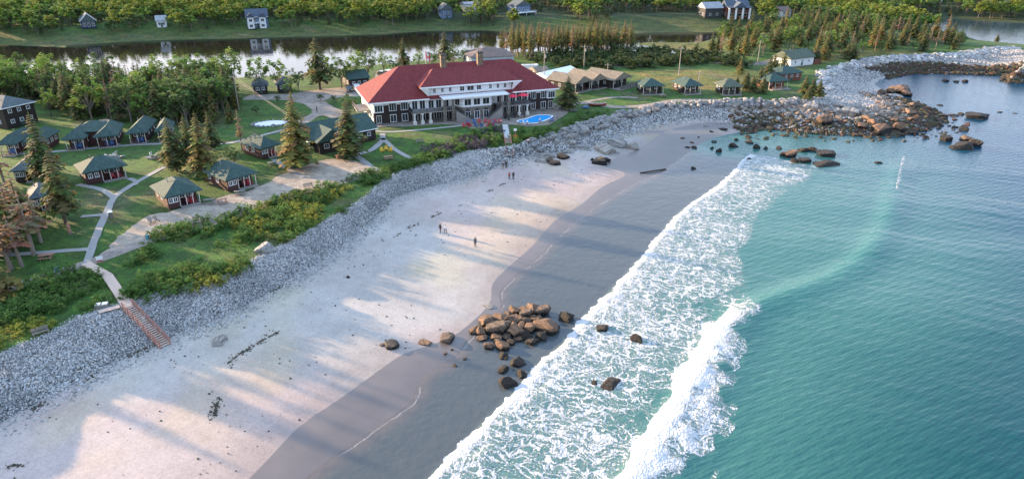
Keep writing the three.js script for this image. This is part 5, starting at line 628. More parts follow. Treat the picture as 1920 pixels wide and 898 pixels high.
// shrubs on the dunes
const dune = [[[[-30, 590], [60, 530], [140, 500], [185, 516], [180, 545], [130, 578], [60, 598], [-30, 620]], 'shrub', 1], [[[-30, 622], [60, 602], [105, 600], [90, 615], [40, 630], [-30, 665]], 'shrubY', 0.8], [[[145, 577], [190, 553], [212, 560], [180, 584]], 'shrub', 0.8], [[[218, 535], [300, 508], [360, 496], [455, 486], [460, 500], [380, 540], [300, 560], [235, 562]], 'mixA', 1], [[[275, 455], [300, 434], [420, 412], [440, 426], [380, 447], [290, 458]], 'shrub', 1], [[[420, 410], [500, 382], [560, 360], [640, 345], [655, 354], [600, 382], [588, 424], [540, 456], [500, 445], [450, 470], [440, 430]], 'mixB', 1], [[[245, 492], [280, 470], [305, 484], [262, 500]], 'shrub', 1], [[[390, 464], [415, 455], [437, 466], [402, 472]], 'shrub', 0.7], [[[645, 332], [730, 316], [780, 291], [840, 286], [852, 295], [750, 321], [690, 348]], 'shrub', 1], [[[790, 284], [880, 256], [940, 244], [946, 268], [880, 280], [820, 296]], 'mixC', 1.05], [[[958, 248], [1040, 240], [1085, 224], [1085, 238], [1010, 260], [960, 270]], 'shrub', 0.9], [[[1045, 236], [1090, 212], [1150, 206], [1100, 230]], 'shrub', 0.6], [[[620, 405], [650, 375], [668, 370], [660, 385], [630, 408]], 'shrub', 0.6]];
const duneAt = ['on the dune below the coastal path before the boardwalk', 'on the low dune edge by the grey bench', 'beside the small plank platform', 'on the dune behind the boardwalk', 'between the sandy yard and the dune grass', 'on the long dune below the sandy yard', 'alone on the dune grass by the path', 'alone on the pebbly dune', 'on the dune end below the long cabin lawn', 'on the bank below the lodge terrace', 'on the bank below the pool deck', 'on the seaside lawn bank by the boulders', 'on the pebbles below the yard dune'];
dune.forEach(([px, kind, s], di) => scatter(px, 4.9, 1.75, (x, z, r) => { const q = r(); const K = kind === 'mixA' ? (x > -45 && q < 0.6 ? pr.shrubY : pr.shrub) : kind === 'mixB' ? (q < 0.45 ? pr.shrubY : pr.shrub) : kind === 'mixC' ? (q < 0.55 ? pr.rose : pr.shrub) : pr[kind]; plant(anyOf(K), { x, z }, s * (0.65 + 0.5 * r()), r() * 6.3, K === pr.rose ? 'purple tinged flowering shrub ' + duneAt[di] : K === pr.shrubY ? 'yellow green shrub ' + duneAt[di] : 'dense green shrub ' + duneAt[di], 'shrub', 'shrubs ' + duneAt[di]); }, 0.5));
// the wood beyond the lake: nearest 300 trees one by one, the rest as one mass
{
  const farSet = [1, 2, 3, 4, 5].map(k => { const leafy = k < 4, g = leafy ? broadleaf(60 + k, { h: 8, r: 3.4, col: [GRN.leaf, GRN.leafY, GRN.leafDark][k - 1], lobes: 7, clumps: 34, leaves: 7, leaf: 0.5 }) : spruce(60 + k, { h: 10, r: 2.0, col: GRN.spruce, step: 0.75 }); return [leafy, g]; });
  const pts = [], r = RNG(99); const clearings = [line([[996, 58], [1000, 32], [1050, 28], [1110, 52]], 4), line([[276, 60], [288, 49], [304, 49], [320, 60]], 4), line([[1150, 66], [1150, 36], [1420, 34], [1420, 66]], 3), line([[146, 66], [150, 56], [184, 56], [190, 66]], 3)];
  for (let x = -560; x < 560; x += 5.4) for (let z = -332; z > -760; z -= z > -430 ? 5 : 6.6) { const a = x + (r() - 0.5) * 6, b = z + (r() - 0.5) * 6; if (abs(a) > -b * 0.82 + 40) continue; const dl = -sd(a, b, lakePoly); if (dl < (a < -20 ? 11 : 8) + 7 * r() || b > -330) continue; if (a > 120 && (-sd(a, b, bayPoly) < 8 || b > -368)) continue; if (a > 60 && b > -362) continue; if (clearings.some(P => inPoly(a, b, P)) || !clearOf(a, b, 3)) continue; if (houses.some(h => b > h[3] && b < h[3] + 17 && a > h[0] - 2 && a < h[1] + 2)) continue; pts.push([a, b, dl, r()]); }
  pts.sort((p, q) => hypot(p[0], p[1]) - hypot(q[0], q[1]));
  const kindOf = p => { const q = fbm(p[0] * 0.03, p[1] * 0.03 + 9, 2) + (p[3] - 0.5) * 0.7; return q < 0.36 ? 3 + (p[3] < 0.3 ? 1 : 0) : q < 0.5 ? 2 : q < 0.66 ? 0 : 1; };
  const protos = farSet.map(([leafy, g]) => proto(leafy ? 'far_leafy_tree' : 'far_spruce', g));
  const vis = pts.filter(p => { const q = new THREE.Vector3(p[0], 5, p[1]); return abs(p[0]) < -p[1] * 0.8; });
  const near = new Set(vis.slice(0, 300)); const rest = pts.filter(p => !near.has(p));
  for (const p of near) { const k = kindOf(p), base = farSet[k][0] ? 8 : 10; plant(protos[k], { x: p[0], z: p[1] }, (5.5 + 4 * p[3]) / base, p[3] * 40, farSet[k][0] ? 'leafy tree at the front of the wood beyond the lake' : 'spruce at the front of the wood beyond the lake', 'tree', 'front of the far wood'); }
  const gg = new THREE.Group(); gg.name = 'far_wood'; gg.userData = { kind: 'stuff', label: 'dense mixed wood covering the land beyond the lake' }; scene.add(gg); const m = new THREE.Matrix4(), Q = new THREE.Quaternion(), E = new THREE.Euler();
  farSet.forEach(([leafy, g], k) => { const L = rest.filter(p => kindOf(p) === k); for (const [i, gm] of [[0, barkMat], [1, leafMat]]) { const im = new THREE.InstancedMesh(g[i], gm, L.length); im.name = i ? 'crowns' : 'trunks'; im.castShadow = im.receiveShadow = true; L.forEach((p, j) => { const s = (5.5 + 4.5 * p[3]) / (leafy ? 8 : 10); Q.setFromEuler(E.set(0, p[3] * 50, 0)); m.compose(new THREE.Vector3(p[0], height(p[0], p[1]) - 0.3, p[1]), Q, new THREE.Vector3(s, s * (0.9 + 0.2 * p[3]), s)); im.setMatrixAt(j, m); }); gg.add(im); } });
}
// ---------- furniture, boardwalks, vehicles ----------
function chairProto(mat) { const g = new THREE.Group(); g.name = 'garden_chair'; const add = (n, geo) => { const m = new THREE.Mesh(geo, mat); m.name = n; m.castShadow = m.receiveShadow = true; g.add(m); };
  for (let k = 0; k < 5; k++) add('back_slat', bar([-0.24 + k * 0.12, 0.32, -0.18], [-0.28 + k * 0.14, 1.0 + 0.05 * (2 - abs(k - 2)), -0.48], 0.1, 0.025));
  for (let k = 0; k < 5; k++) add('seat_slat', bar([-0.28, 0.38 - k * 0.018, 0.32 - k * 0.115], [0.28, 0.38 - k * 0.018, 0.32 - k * 0.115], 0.1, 0.025));
  for (const s of [-1, 1]) { add('arm', bar([s * 0.36, 0.57, 0.4], [s * 0.36, 0.55, -0.42], 0.13, 0.03)); add('front_leg', bar([s * 0.32, 0, 0.34], [s * 0.32, 0.55, 0.34], 0.04, 0.1)); add('rear_leg', bar([s * 0.3, 0.36, 0.3], [s * 0.3, 0, -0.6], 0.04, 0.12)); } return g; }
const chairs = { red: chairProto(mt.redPaint), blue: chairProto(mt.bluePaint), yellow: chairProto(mt.yellow), grey: chairProto(mt.oldWood), white: chairProto(mt.whitePlastic) };
function put(pr, x, y, z, ry, label, cat, grp) { const c = pr.clone(); c.name = numbered(pr.name); c.position.set(x, y, z); c.rotation.y = ry; tag(c, label, cat, grp); scene.add(c); return c; }
// fire pit with its ring of chairs
{ const [fx, fz] = lw(25.4, 9.6), fy = LY + 0.12; const f = group('fire_pit', fx, fy, fz); tag(f, 'round stone fire pit ringed by red and blue chairs', 'fire pit'); for (let k = 0; k < 10; k++) { const a = k * PI / 5, m = mesh('stone', bx(-0.2, 0.2, 0, 0.35, -0.12, 0.12), mt.stone, f); m.position.set(cos(a) * 0.6, 0, sin(a) * 0.6); m.rotation.y = -a + PI / 2; } mesh('ash', cyl(0, 0.02, 0.1, 0, 0.5, 0.5, 12), mt.charcoal, f);
  for (let k = 0; k < 14; k++) { const a = k * 2 * PI / 14 + 0.1, rad = 2.3 + (k % 3) * 0.25, c = k % 5 < 3 ? 'red' : 'blue'; put(chairs[c], fx + cos(a) * rad * 1.3, fy, fz + sin(a) * rad * 0.85, -a - PI / 2, c + ' garden chair in the ring around the fire pit', 'chair', 'chairs around the fire pit'); }
  for (const [s, o] of [[20.8, 10.2], [29.6, 9.0], [30.6, 9.6]]) { const [x, z] = lw(s, o); put(chairs.red, x, hAt(x, z) + 0.12, z, LYAW, 'red garden chair at the edge of the terrace', 'chair', 'terrace edge chairs'); }
  for (const [s, o] of [[36.0, 13.3], [36.9, 13.8]]) { const [x, z] = lw(s, o); put(chairs.white, x, LY + 0.12, z, LYAW + 0.6, 'white chair on the pool deck by the shallow end', 'chair', 'white pool chairs'); }
  for (const [s, o] of [[43.2, 13.2], [43.9, 12.7]]) { const [x, z] = lw(s, o); put(chairs.blue, x, LY + 0.12, z, LYAW - 1, 'blue chair on the pool deck by the fence', 'chair', 'blue pool chairs'); } }
for (const [u, v, r] of [[716, 285, 0.5], [724, 282, 0.2], [732, 284, -0.3]]) { const p = at(u, v); put(chairs.yellow, p.x, p.y, p.z, r, 'yellow garden chair on the lawn below the long cabin', 'chair', 'yellow lawn chairs'); }
for (const [u, v] of [[283, 421], [293, 417]]) { const p = at(u, v); put(chairs.grey, p.x, p.y + 0.02, p.z, 0.9, 'grey garden chair alone on the sandy yard facing the sea', 'chair', 'grey yard chairs'); }
// chairs on the porches
scene.updateMatrixWorld(true);
scene.children.filter(o => /^(cottage|row_cottage)/.test(o.name)).forEach(o => { const red = o.name.startsWith('cottage'), w = o.children.find(c => c.name === 'porch_deck'); if (!w) return; const b = new THREE.Box3().setFromBufferAttribute(w.geometry.attributes.position); for (const t of [0.45, 0.7]) { const p = o.localToWorld(new THREE.Vector3(mix(b.min.x, b.max.x, t), b.max.y, -0.55)); put(chairs[red ? 'red' : 'blue'], p.x, p.y, p.z, o.rotation.y, ((red ? 'red' : 'blue') + ' chair on the porch of the ' + o.userData.label).split(/[ ,]+/).slice(0, 15).join(' '), 'chair', 'porch chairs'); } });
// picnic tables and benches
function picnic(u, v, ry, mat, label) { const p = at(u, v), g = group('picnic_table', p.x, p.y + 0.02, p.z, ry); tag(g, label, 'picnic table'); for (let k = 0; k < 5; k++) mesh('top_board', bx(-0.95, 0.95, 0.72, 0.76, -0.37 + k * 0.15, -0.23 + k * 0.15), mat, g); for (const s of [-1, 1]) { mesh('bench_board', bx(-0.95, 0.95, 0.42, 0.46, s * 0.72 - 0.13, s * 0.72 + 0.13), mat, g); for (const x of [-0.65, 0.65]) mesh('leg', bar([x, 0, s * 0.62], [x, 0.72, s * 0.22], 0.05, 0.1), mat, g); mesh('brace', bx(s * 0.65 - 0.04, s * 0.65 + 0.04, 0.34, 0.419, -0.8, 0.8), mat, g); } }
picnic(416, 381, 0.6, mt.redWood, 'reddish picnic table on the sandy yard between two cottages'); picnic(449, 365, 0.3, mt.oldWood, 'grey picnic table in front of a cottage porch'); picnic(391, 381, 0.3, mt.oldWood, 'grey picnic table beside the cottage with the nook'); picnic(511, 310, 0.5, mt.oldWood, 'grey picnic table by the walkway below the spruce'); picnic(637, 297, 0.4, mt.redWood, 'reddish picnic table under the cabin spruce'); picnic(86, 486, 0.3, mt.redWood, 'reddish picnic table under the brown trees'); picnic(728, 299, 0.4, mt.redWood, 'reddish picnic table on the lawn below the lodge'); picnic(1075, 210, 0.2, mt.oldWood, 'grey picnic table beside the pool spruce'); picnic(1243, 182, 0.2, mt.oldWood, 'grey picnic table between two shore cottages'); picnic(1098, 204, 0.8, mt.bluePaint, 'blue picnic table on the seaside lawn');
function bench(u, v, ry, label, mat = mt.oldWood) { const p = at(u, v), g = group('bench', p.x, p.y, p.z, ry); tag(g, label, 'bench'); for (let k = 0; k < 3; k++) mesh('seat_slat', bx(-0.9, 0.9, 0.43, 0.47, -0.22 + k * 0.15, -0.1 + k * 0.15), mat, g); for (let k = 0; k < 3; k++) mesh('back_slat', bx(-0.9, 0.9, 0.55 + k * 0.15, 0.66 + k * 0.15, -0.3 - k * 0.02, -0.26 - k * 0.02), mat, g); for (const s of [-0.75, 0.75]) { mesh('leg', bx(s - 0.05, s + 0.05, -0.1, 0.43, -0.25, 0.2), mat, g); mesh('back_post', bx(s - 0.05, s + 0.05, 0.43, 0.98, -0.36, -0.31), mat, g); } }
bench(76, 628, 0.75, 'weathered grey bench on the pebble bank facing the sea'); bench(578, 353, 0.6, 'grey bench at the edge of the dune shrubs'); bench(787, 268, 0.3, 'low grey bench on the lodge lawn by the shrubs');
// boardwalk and stairs to the sand
const V3 = (x, y, z) => new THREE.Vector3(x, y, z);
function lerpV(a, b, t) { return a.clone().lerp(b, t); }
function stairRun(g, A, B, w, n, treadMat, railMat, railH = 0.95) { const d = B.clone().sub(A), l = hypot(d.x, d.z), dx = d.x / l, dz = d.z / l, nx = -dz * w / 2, nz = dx * w / 2; for (let k = 0; k < n; k++) { const p = lerpV(A, B, (k + 0.5) / n); mesh('tread', bar([p.x - nx, p.y, p.z - nz], [p.x + nx, p.y, p.z + nz], l / n * 0.62, 0.05), treadMat, g); } for (const s of [-1, 1]) { const o = [nx * s * 1.02, nz * s * 1.02]; mesh('stringer', bar([A.x + o[0], A.y - 0.12, A.z + o[1]], [B.x + o[0], B.y - 0.12, B.z + o[1]], 0.06, 0.24), railMat, g); for (const h of [railH, railH * 0.5]) mesh('rail', bar([A.x + o[0], A.y + h, A.z + o[1]], [B.x + o[0], B.y + h, B.z + o[1]], 0.06, 0.12), railMat, g); const m = max(3, Math.round(d.length() / 1.3)); for (let k = 0; k <= m; k++) { const p = lerpV(A, B, k / m); mesh('post', bx(p.x + o[0] - 0.06, p.x + o[0] + 0.06, p.y - 0.6, p.y + railH + 0.08, p.z + o[1] - 0.06, p.z + o[1] + 0.06), railMat, g); } } }
{
  const g = group('boardwalk'); tag(g, 'pale wooden boardwalk with railed stairs leading down the pebble bank to the sand', 'boardwalk');
  const pts = [[160, 497], [201, 520], [222, 551], [240, 580]].map(q => { const p = at(...q); p.y += 0.32; return p; }); for (let i = 1; i < pts.length; i++) pts[i].y = min(pts[i].y, pts[i - 1].y) ; pts[3].y = max(pts[3].y, 4.2);
  const w = 1.35, pm = [mt.newWood, M(0.66, 0.5, 0.42, 0.8), M(0.54, 0.39, 0.31, 0.8)]; let q = 0;
  for (let i = 0; i < 3; i++) { const A = pts[i], B = pts[i + 1], d = B.clone().sub(A), l = hypot(d.x, d.z), n = Math.round(l / 0.2), nx = -d.z / l * w / 2, nz = d.x / l * w / 2; for (let k = 0; k < n; k++) { const p = lerpV(A, B, (k + 0.5) / n); mesh('plank', bar([p.x - nx, p.y, p.z - nz], [p.x + nx, p.y, p.z + nz], 0.185, 0.045), pm[(q++ * 7) % 3], g); } for (const s of [-0.9, 0.9]) mesh('beam', bar([A.x + nx * s, A.y - 0.15, A.z + nz * s], [B.x + nx * s, B.y - 0.15, B.z + nz * s], 0.09, 0.22), mt.redWood, g); }
  const D = at(309, 650); D.y += 0.1; stairRun(g, pts[3], D, 1.25, 22, mt.newWood, mt.redWood);
  const a = at(184, 588), b = at(224, 578), sg = group('side_platform'); tag(sg, 'small plank platform on the pebbles beside the boardwalk', 'platform'); const y = max(a.y, b.y) + 0.25; for (let k = 0; k < 4; k++) { const t = (k - 1.5) * 0.22, l = hypot(b.x - a.x, b.z - a.z), nx = -(b.z - a.z) / l * t, nz = (b.x - a.x) / l * t; mesh('plank', bar([a.x + nx, y, a.z + nz], [b.x + nx, y, b.z + nz], 0.2, 0.05), mt.newWood, sg); } for (const t of [0.1, 0.9]) { const p = lerpV(a, b, t); mesh('post', bx(p.x - 0.08, p.x + 0.08, y - 0.7, y - 0.03, p.z - 0.08, p.z + 0.08), mt.redWood, sg); }
  const bp = at(190, 576), bb = group('storage_box', bp.x, bp.y, bp.z, 0.3); tag(bb, 'grey box with white lids beside the small plank platform', 'box'); mesh('box', bx(-0.8, 0.8, 0, 0.5, -0.4, 0.4), mt.oldWood, bb); mesh('lid', bx(-0.75, -0.1, 0.5, 0.58, -0.35, 0.35), mt.whitePlastic, bb); mesh('lid', bx(0.1, 0.75, 0.5, 0.58, -0.35, 0.35), mt.whitePlastic, bb);
}
{
  const g = group('beach_stairs'); tag(g, 'long steep stairs with pink wooden rails from the pool terrace to the beach', 'stairs');
  const [ax, az] = lw(31.4, 11.2), b = at(951, 263), c = at(956, 293); stairRun(g, V3(ax, LY + 0.1, az), V3(b.x, b.y + 0.6, b.z), 1.5, 16, mt.trim, mt.oldWood, 0.7); stairRun(g, V3(b.x, b.y + 0.6, b.z), V3(c.x, c.y + 0.15, c.z), 1.5, 16, mt.newWood, mt.redWood);
  const s = at(966, 262), st = group('rescue_post', s.x, s.y, s.z); tag(st, 'wooden post with a white sign and orange box beside the beach stairs', 'post'); mesh('post', bx(-0.07, 0.07, -0.3, 2.6, -0.07, 0.07), mt.redWood, st); mesh('sign', bx(-0.35, 0.35, 2.2, 2.75, 0.08, 0.11), mt.trim, st); mesh('box', bx(-0.45, 0.45, 0.6, 1.2, 0.08, 0.4), M(0.5, 0.16, 0.05), st);
  const [sx, sz] = lw(30.2, 11.6), sn = group('warning_sign', sx, LY + 0.1, sz, LYAW); tag(sn, 'small red and white sign at the top of the beach stairs', 'sign'); mesh('post', bx(-0.04, 0.04, 0, 1.2, -0.04, 0.04), mt.oldWood, sn); mesh('board', bx(-0.35, 0.35, 1.0, 1.5, 0.05, 0.08), mt.redPaint, sn); mesh('panel', bx(-0.22, 0.22, 1.15, 1.35, 0.081, 0.09), mt.trim, sn);
}
// terrace tables, umbrellas
for (const [s, o] of [[34.6, 5.6], [36.3, 5.3], [38.0, 5.8], [33.6, 6.8]]) { const [x, z] = lw(s, o), g = group('cafe_table', x, LY + 0.12, z, s); tag(g, 'small black cafe table with two chairs on the paved terrace', 'table', 'cafe tables on the terrace'); mesh('table_top', cyl(0, 0.72, 0.76, 0, 0.42, 0.42, 14), mt.black, g); mesh('leg', cyl(0, 0, 0.72, 0, 0.05), mt.black, g); for (const q of [-1, 1]) mesh('stool', join([bx(q * 0.85 - 0.22, q * 0.85 + 0.22, 0.42, 0.47, -0.22, 0.22), bx(q * 1.07 - 0.03, q * 1.07 + 0.03, 0.47, 0.95, -0.22, 0.22), bx(q * 0.85 - 0.2, q * 0.85 + 0.2, 0, 0.419, -0.03, 0.03), bx(q * 0.85 - 0.03, q * 0.85 + 0.03, 0, 0.419, -0.2, -0.031)]), mt.black, g); }
for (const [s, o, n] of [[36.8, 2.6, 'beside the tall stone column'], [40.0, 2.4, 'nearer the right wing of the lodge']]) { const [x, z] = lw(s, o), g = group('patio_umbrella', x, LY + 3.08, z); tag(g, 'red patio umbrella on the upper lodge deck ' + n, 'umbrella'); mesh('pole', cyl(0, 0, 2.5, 0, 0.03), mt.steel, g); mesh('base', cyl(0, 0, 0.1, 0, 0.3, 0.25, 12), mt.black, g); const cn = new THREE.ConeGeometry(1.55, 0.65, 8, 1, true); const cp = mesh('canopy', cn, new THREE.MeshStandardMaterial({ color: lin(0.68, 0.03, 0.07), roughness: 0.8, side: THREE.DoubleSide }), g); cp.position.y = 2.35; for (let k = 0; k < 8; k++) { const a = k * PI / 4; mesh('rib', bar([0, 2.64, 0], [sin(a) * 1.5, 2.03, cos(a) * 1.5], 0.025), mt.steel, g); } mesh('deck_table', join([cyl(0, 0.7, 0.74, 0, 0.5, 0.5, 12)]), mt.black, g); }
// flag on its pole
{ const p = at(799, 140), top = yPix(799, 92, p.z) - p.y, g = group('flagpole', p.x, p.y, p.z); tag(g, 'white flagpole with a hanging red and white flag behind the lodge', 'flagpole'); mesh('pole', cyl(0, -0.2, top, 0, 0.09, 0.05), mt.trim, g); const fl = (n, x0, x1, mat) => { const ge = new THREE.PlaneGeometry(x1 - x0, 2.8, 4, 8).translate((x0 + x1) / 2, 0, 0), q = ge.attributes.position; for (let i = 0; i < q.count; i++) { const x = q.getX(i); q.setZ(i, 0.12 * sin(x * 7 + q.getY(i))); q.setY(i, q.getY(i) - 0.9 * x); } ge.translate(0.1, top - 2.0, 0); ge.computeVertexNormals(); mesh(n, ge, mat, g); }; const rd = new THREE.MeshStandardMaterial({ color: lin(0.6, 0.03, 0.03), roughness: 0.8, side: THREE.DoubleSide }), wh = new THREE.MeshStandardMaterial({ color: lin(0.8, 0.8, 0.8), roughness: 0.8, side: THREE.DoubleSide }); fl('flag_red_band', 0, 0.35, rd); fl('flag_white_band', 0.35, 1.05, wh); fl('flag_red_band', 1.05, 1.4, rd); mesh('maple_leaf', new THREE.ShapeGeometry(new THREE.Shape([[0, .5], [.1, .3], [.2, .35], [.17, .1], [.35, .2], [.42, .1], [.3, -.05], [.35, -.12], [.05, -.2], [.03, -.45], [-.03, -.45], [-.05, -.2], [-.35, -.12], [-.3, -.05], [-.42, .1], [-.35, .2], [-.17, .1], [-.2, .35], [-.1, .3]].map(q => new THREE.Vector2(q[0] * 0.7, q[1] * 1.1)))).translate(0.8, top - 2.65, 0.17), rd, g); }
// utility poles
for (const [u, v, vt, n] of [[1020, 158, 95, 'behind the tent'], [1095, 128, 84, 'among the pines'], [1273, 142, 88, 'in the scrub field'], [1139, 146, 118, 'behind the brown cottages'], [1309, 170, 132, 'behind the shore cottages'], [1421, 120, 76, 'with a guy wire by the road'], [1544, 92, 58, 'in the wood behind the spit'], [1574, 92, 62, 'beside the spit meadow'], [447, 205, 140, 'beside the drive'], [1, 330, 250, 'at the edge of the lawns'], [1487, 75, 52, 'deep in the conifers']]) { const p = at(u, v), h = yPix(u, vt, p.z) - p.y, g = group('utility_pole', p.x, p.y, p.z); tag(g, 'weathered wooden utility pole ' + n, 'utility pole'); mesh('shaft', cyl(0, -0.3, h, 0, 0.16, 0.11, 8), mt.pole, g); mesh('crossarm', bx(-1.1, 1.1, h - 0.7, h - 0.55, 0.12, 0.24), mt.pole, g); for (const x of [-0.95, 0, 0.95]) mesh('insulator', cyl(x, h - 0.55, h - 0.35, 0.18, 0.05), mt.steel, g); if (/tent|pines/.test(n)) mesh('transformer', cyl(0.35, h - 2.2, h - 1.2, 0.2, 0.25, 0.25, 10), mt.steel, g); if (/guy/.test(n)) mesh('guy_wire', bar([0, h - 1, 0], [-4.5, -0.2, 1], 0.05), mt.pole, g); }
for (const [a, b, n] of [[[447, 143], [560, 240], 'cable running down from the drive pole to the long cabin']]) { const A = at(447, 205), hA = yPix(447, 143, A.z), B = at(566, 262); for (const dx of [-0.5, 0.5]) { const c = new THREE.QuadraticBezierCurve3(V3(A.x + dx, hA, A.z), V3((A.x + B.x) / 2, (hA + B.y + 5) / 2 - 1.2, (A.z + B.z) / 2), V3(B.x + dx, B.y + 4.2, B.z)); const m = mesh('overhead_cable', new THREE.TubeGeometry(c, 20, 0.035, 5), mt.pole); tag(m, n, 'cable', 'overhead cables'); } }
// small things on the lawns
{ const p = at(130, 438), g = group('carved_statue', p.x, p.y, p.z, 0.6); tag(g, 'dark carved wooden figure standing on the sandy lawn', 'statue'); mesh('plinth', bx(-0.3, 0.3, -0.1, 0.15, -0.3, 0.3), mt.oldWood, g); mesh('figure', clean(new THREE.LatheGeometry([[0.0, 0.15], [0.3, 0.15], [0.27, 0.5], [0.2, 0.9], [0.28, 1.15], [0.3, 1.4], [0.12, 1.55], [0.17, 1.7], [0.15, 1.85], [0.0, 1.93]].map(q => new THREE.Vector2(...q)), 12)), mt.redWood, g); }
{ const p = at(207, 408), g = group('notice_stand', p.x, p.y, p.z, 0.5); tag(g, 'grey stone notice stand with a pale top beside the concrete path', 'stand'); mesh('pillar', bx(-0.3, 0.3, -0.1, 1.0, -0.25, 0.25), mt.stone, g); mesh('slab', bx(-0.4, 0.4, 1.0, 1.1, -0.35, 0.35), mt.trim, g); }
for (const [u, v, n, c] of [[106, 510, 'teal waste bin beside the coastal path', lin(0.1, 0.3, 0.32)], [276, 449, 'teal waste bin at the edge of the yard shrubs', lin(0.1, 0.3, 0.32)]]) { const p = at(u, v), g = group('waste_bin', p.x, p.y, p.z); tag(g, n, 'bin'); const m = new THREE.MeshStandardMaterial({ color: c, roughness: 0.5 }); mesh('barrel', cyl(0, 0, 0.8, 0, 0.26, 0.3, 12), m, g); mesh('rim', clean(new THREE.TorusGeometry(0.3, 0.03, 6, 16).rotateX(PI / 2).translate(0, 0.8, 0)), mt.black, g); }
{ const p = at(187, 493), g = group('path_sign', p.x, p.y, p.z, 0.4); tag(g, 'small white and red sign on two posts beside the boardwalk', 'sign'); for (const x of [-0.35, 0.35]) mesh('post', bx(x - 0.04, x + 0.04, -0.1, 1.0, -0.04, 0.04), mt.redWood, g); mesh('board', bx(-0.45, 0.45, 0.5, 1.1, 0.045, 0.08), mt.trim, g); mesh('red_panel', bx(-0.4, 0.4, 0.3, 0.48, 0.045, 0.08), mt.redPaint, g); }
{ const p = at(1120, 199), g = group('wooden_boat', p.x, p.y, p.z, 0.1); tag(g, 'red wooden rowing boat lying on the seaside lawn', 'boat'); const pos = [], n = 12, idx = []; for (let i = 0; i <= n; i++) { const t = i / n * 2 - 1, w = 0.8 * (1 - pow(abs(t), 2.4)), sh = 0.25 * t * t; for (const [a, y] of [[-1, 0.75 + sh], [-0.75, 0.3 + sh * 0.7], [0, 0.02 + sh * 0.5], [0.75, 0.3 + sh * 0.7], [1, 0.75 + sh]]) pos.push(t * 2.6, y, a * w); } for (let i = 0; i < n; i++) for (let k = 0; k < 4; k++) { const q = i * 5 + k; idx.push(q, q + 1, q + 5, q + 1, q + 6, q + 5); } const hg = new THREE.BufferGeometry(); hg.setAttribute('position', new THREE.Float32BufferAttribute(pos, 3)); hg.setIndex(idx); hg.computeVertexNormals(); mesh('hull', hg, new THREE.MeshStandardMaterial({ color: lin(0.28, 0.05, 0.035), roughness: 0.6, side: THREE.DoubleSide }), g); for (const x of [-1.1, 0.2, 1.2]) mesh('thwart', bx(x - 0.12, x + 0.12, 0.55, 0.6, -0.62, 0.62), mt.newWood, g); for (const s of [-1, 1]) mesh('gunwale', clean(new THREE.TubeGeometry(new THREE.CatmullRomCurve3(Array.from({ length: 9 }, (_, i) => { const t = i / 4 - 1; return V3(t * 2.6, 0.76 + 0.25 * t * t, s * 0.8 * (1 - pow(abs(t), 2.4))); })), 16, 0.04, 5)), mt.trim, g); }
function driftwood(u, v, seed, label) { const p = at(u, v), g = group('driftwood_pile', p.x, p.y, p.z), r = RNG(seed); tag(g, label, 'driftwood'); for (let k = 0; k < 16; k++) { const a = r() * 6.3, l = 0.8 + 1.4 * r(), up = 0.3 + 0.9 * r(), c = new THREE.CatmullRomCurve3([V3((r() - 0.5) * 1.6, 0.1, (r() - 0.5) * 0.8), V3(cos(a) * l * 0.5, up * 0.6 + 0.1, sin(a) * l * 0.5), V3(cos(a + 0.4) * l, up, sin(a + 0.4) * l)]); mesh('root', clean(new THREE.TubeGeometry(c, 7, 0.06 + 0.07 * r(), 5)), M(0.42, 0.40, 0.38, 0.9), g); } for (let k = 0; k < 7; k++) { const m = mesh('stone', rgeo.grey[k % 5], rk.pale[k % 2], g); m.position.set((r() - 0.5) * 3, 0.15, (r() - 0.5) * 1.4); m.scale.setScalar(0.25 + 0.35 * r()); } }
driftwood(213, 297, 3, 'heap of pale driftwood roots and stones on the lawn above the maroon cottage'); driftwood(289, 297, 4, 'spreading pale driftwood stump on the lawn beside the dark spruce');
{ const p = at(507, 232), g = group('gravel_bed', p.x, p.y, p.z, 0.3); tag(g, 'oval bed of white gravel ringed by stones on the lawn by the drive', 'garden bed'); const d = clean(new THREE.SphereGeometry(1, 20, 8).scale(4.2, 0.5, 2.6)); mesh('gravel', d, M(0.72, 0.73, 0.76, 0.9, { bumpMap: cobTex, bumpScale: 0.3 }), g); for (let k = 0; k < 22; k++) { const a = k * 2 * PI / 22, m = mesh('stone', rgeo.grey[k % 5], rk.grey[k % 3], g); m.position.set(cos(a) * 4.5, 0.1, sin(a) * 2.9); m.scale.setScalar(0.35 + 0.1 * (k % 3)); m.rotation.y = k; } }
{ const a = at(1201, 325), b = at(1249, 318), c = new THREE.CatmullRomCurve3([V3(a.x, a.y + 0.12, a.z), V3((a.x + b.x) / 2, (a.y + b.y) / 2 + 0.25, (a.z + b.z) / 2 + 0.3), V3(b.x, b.y + 0.14, b.z)]); const m = mesh('drift_log', clean(new THREE.TubeGeometry(c, 14, 0.17, 7)), M(0.07, 0.055, 0.045, 0.9)); tag(m, 'long dark log lying at the edge of the wet sand', 'log'); }
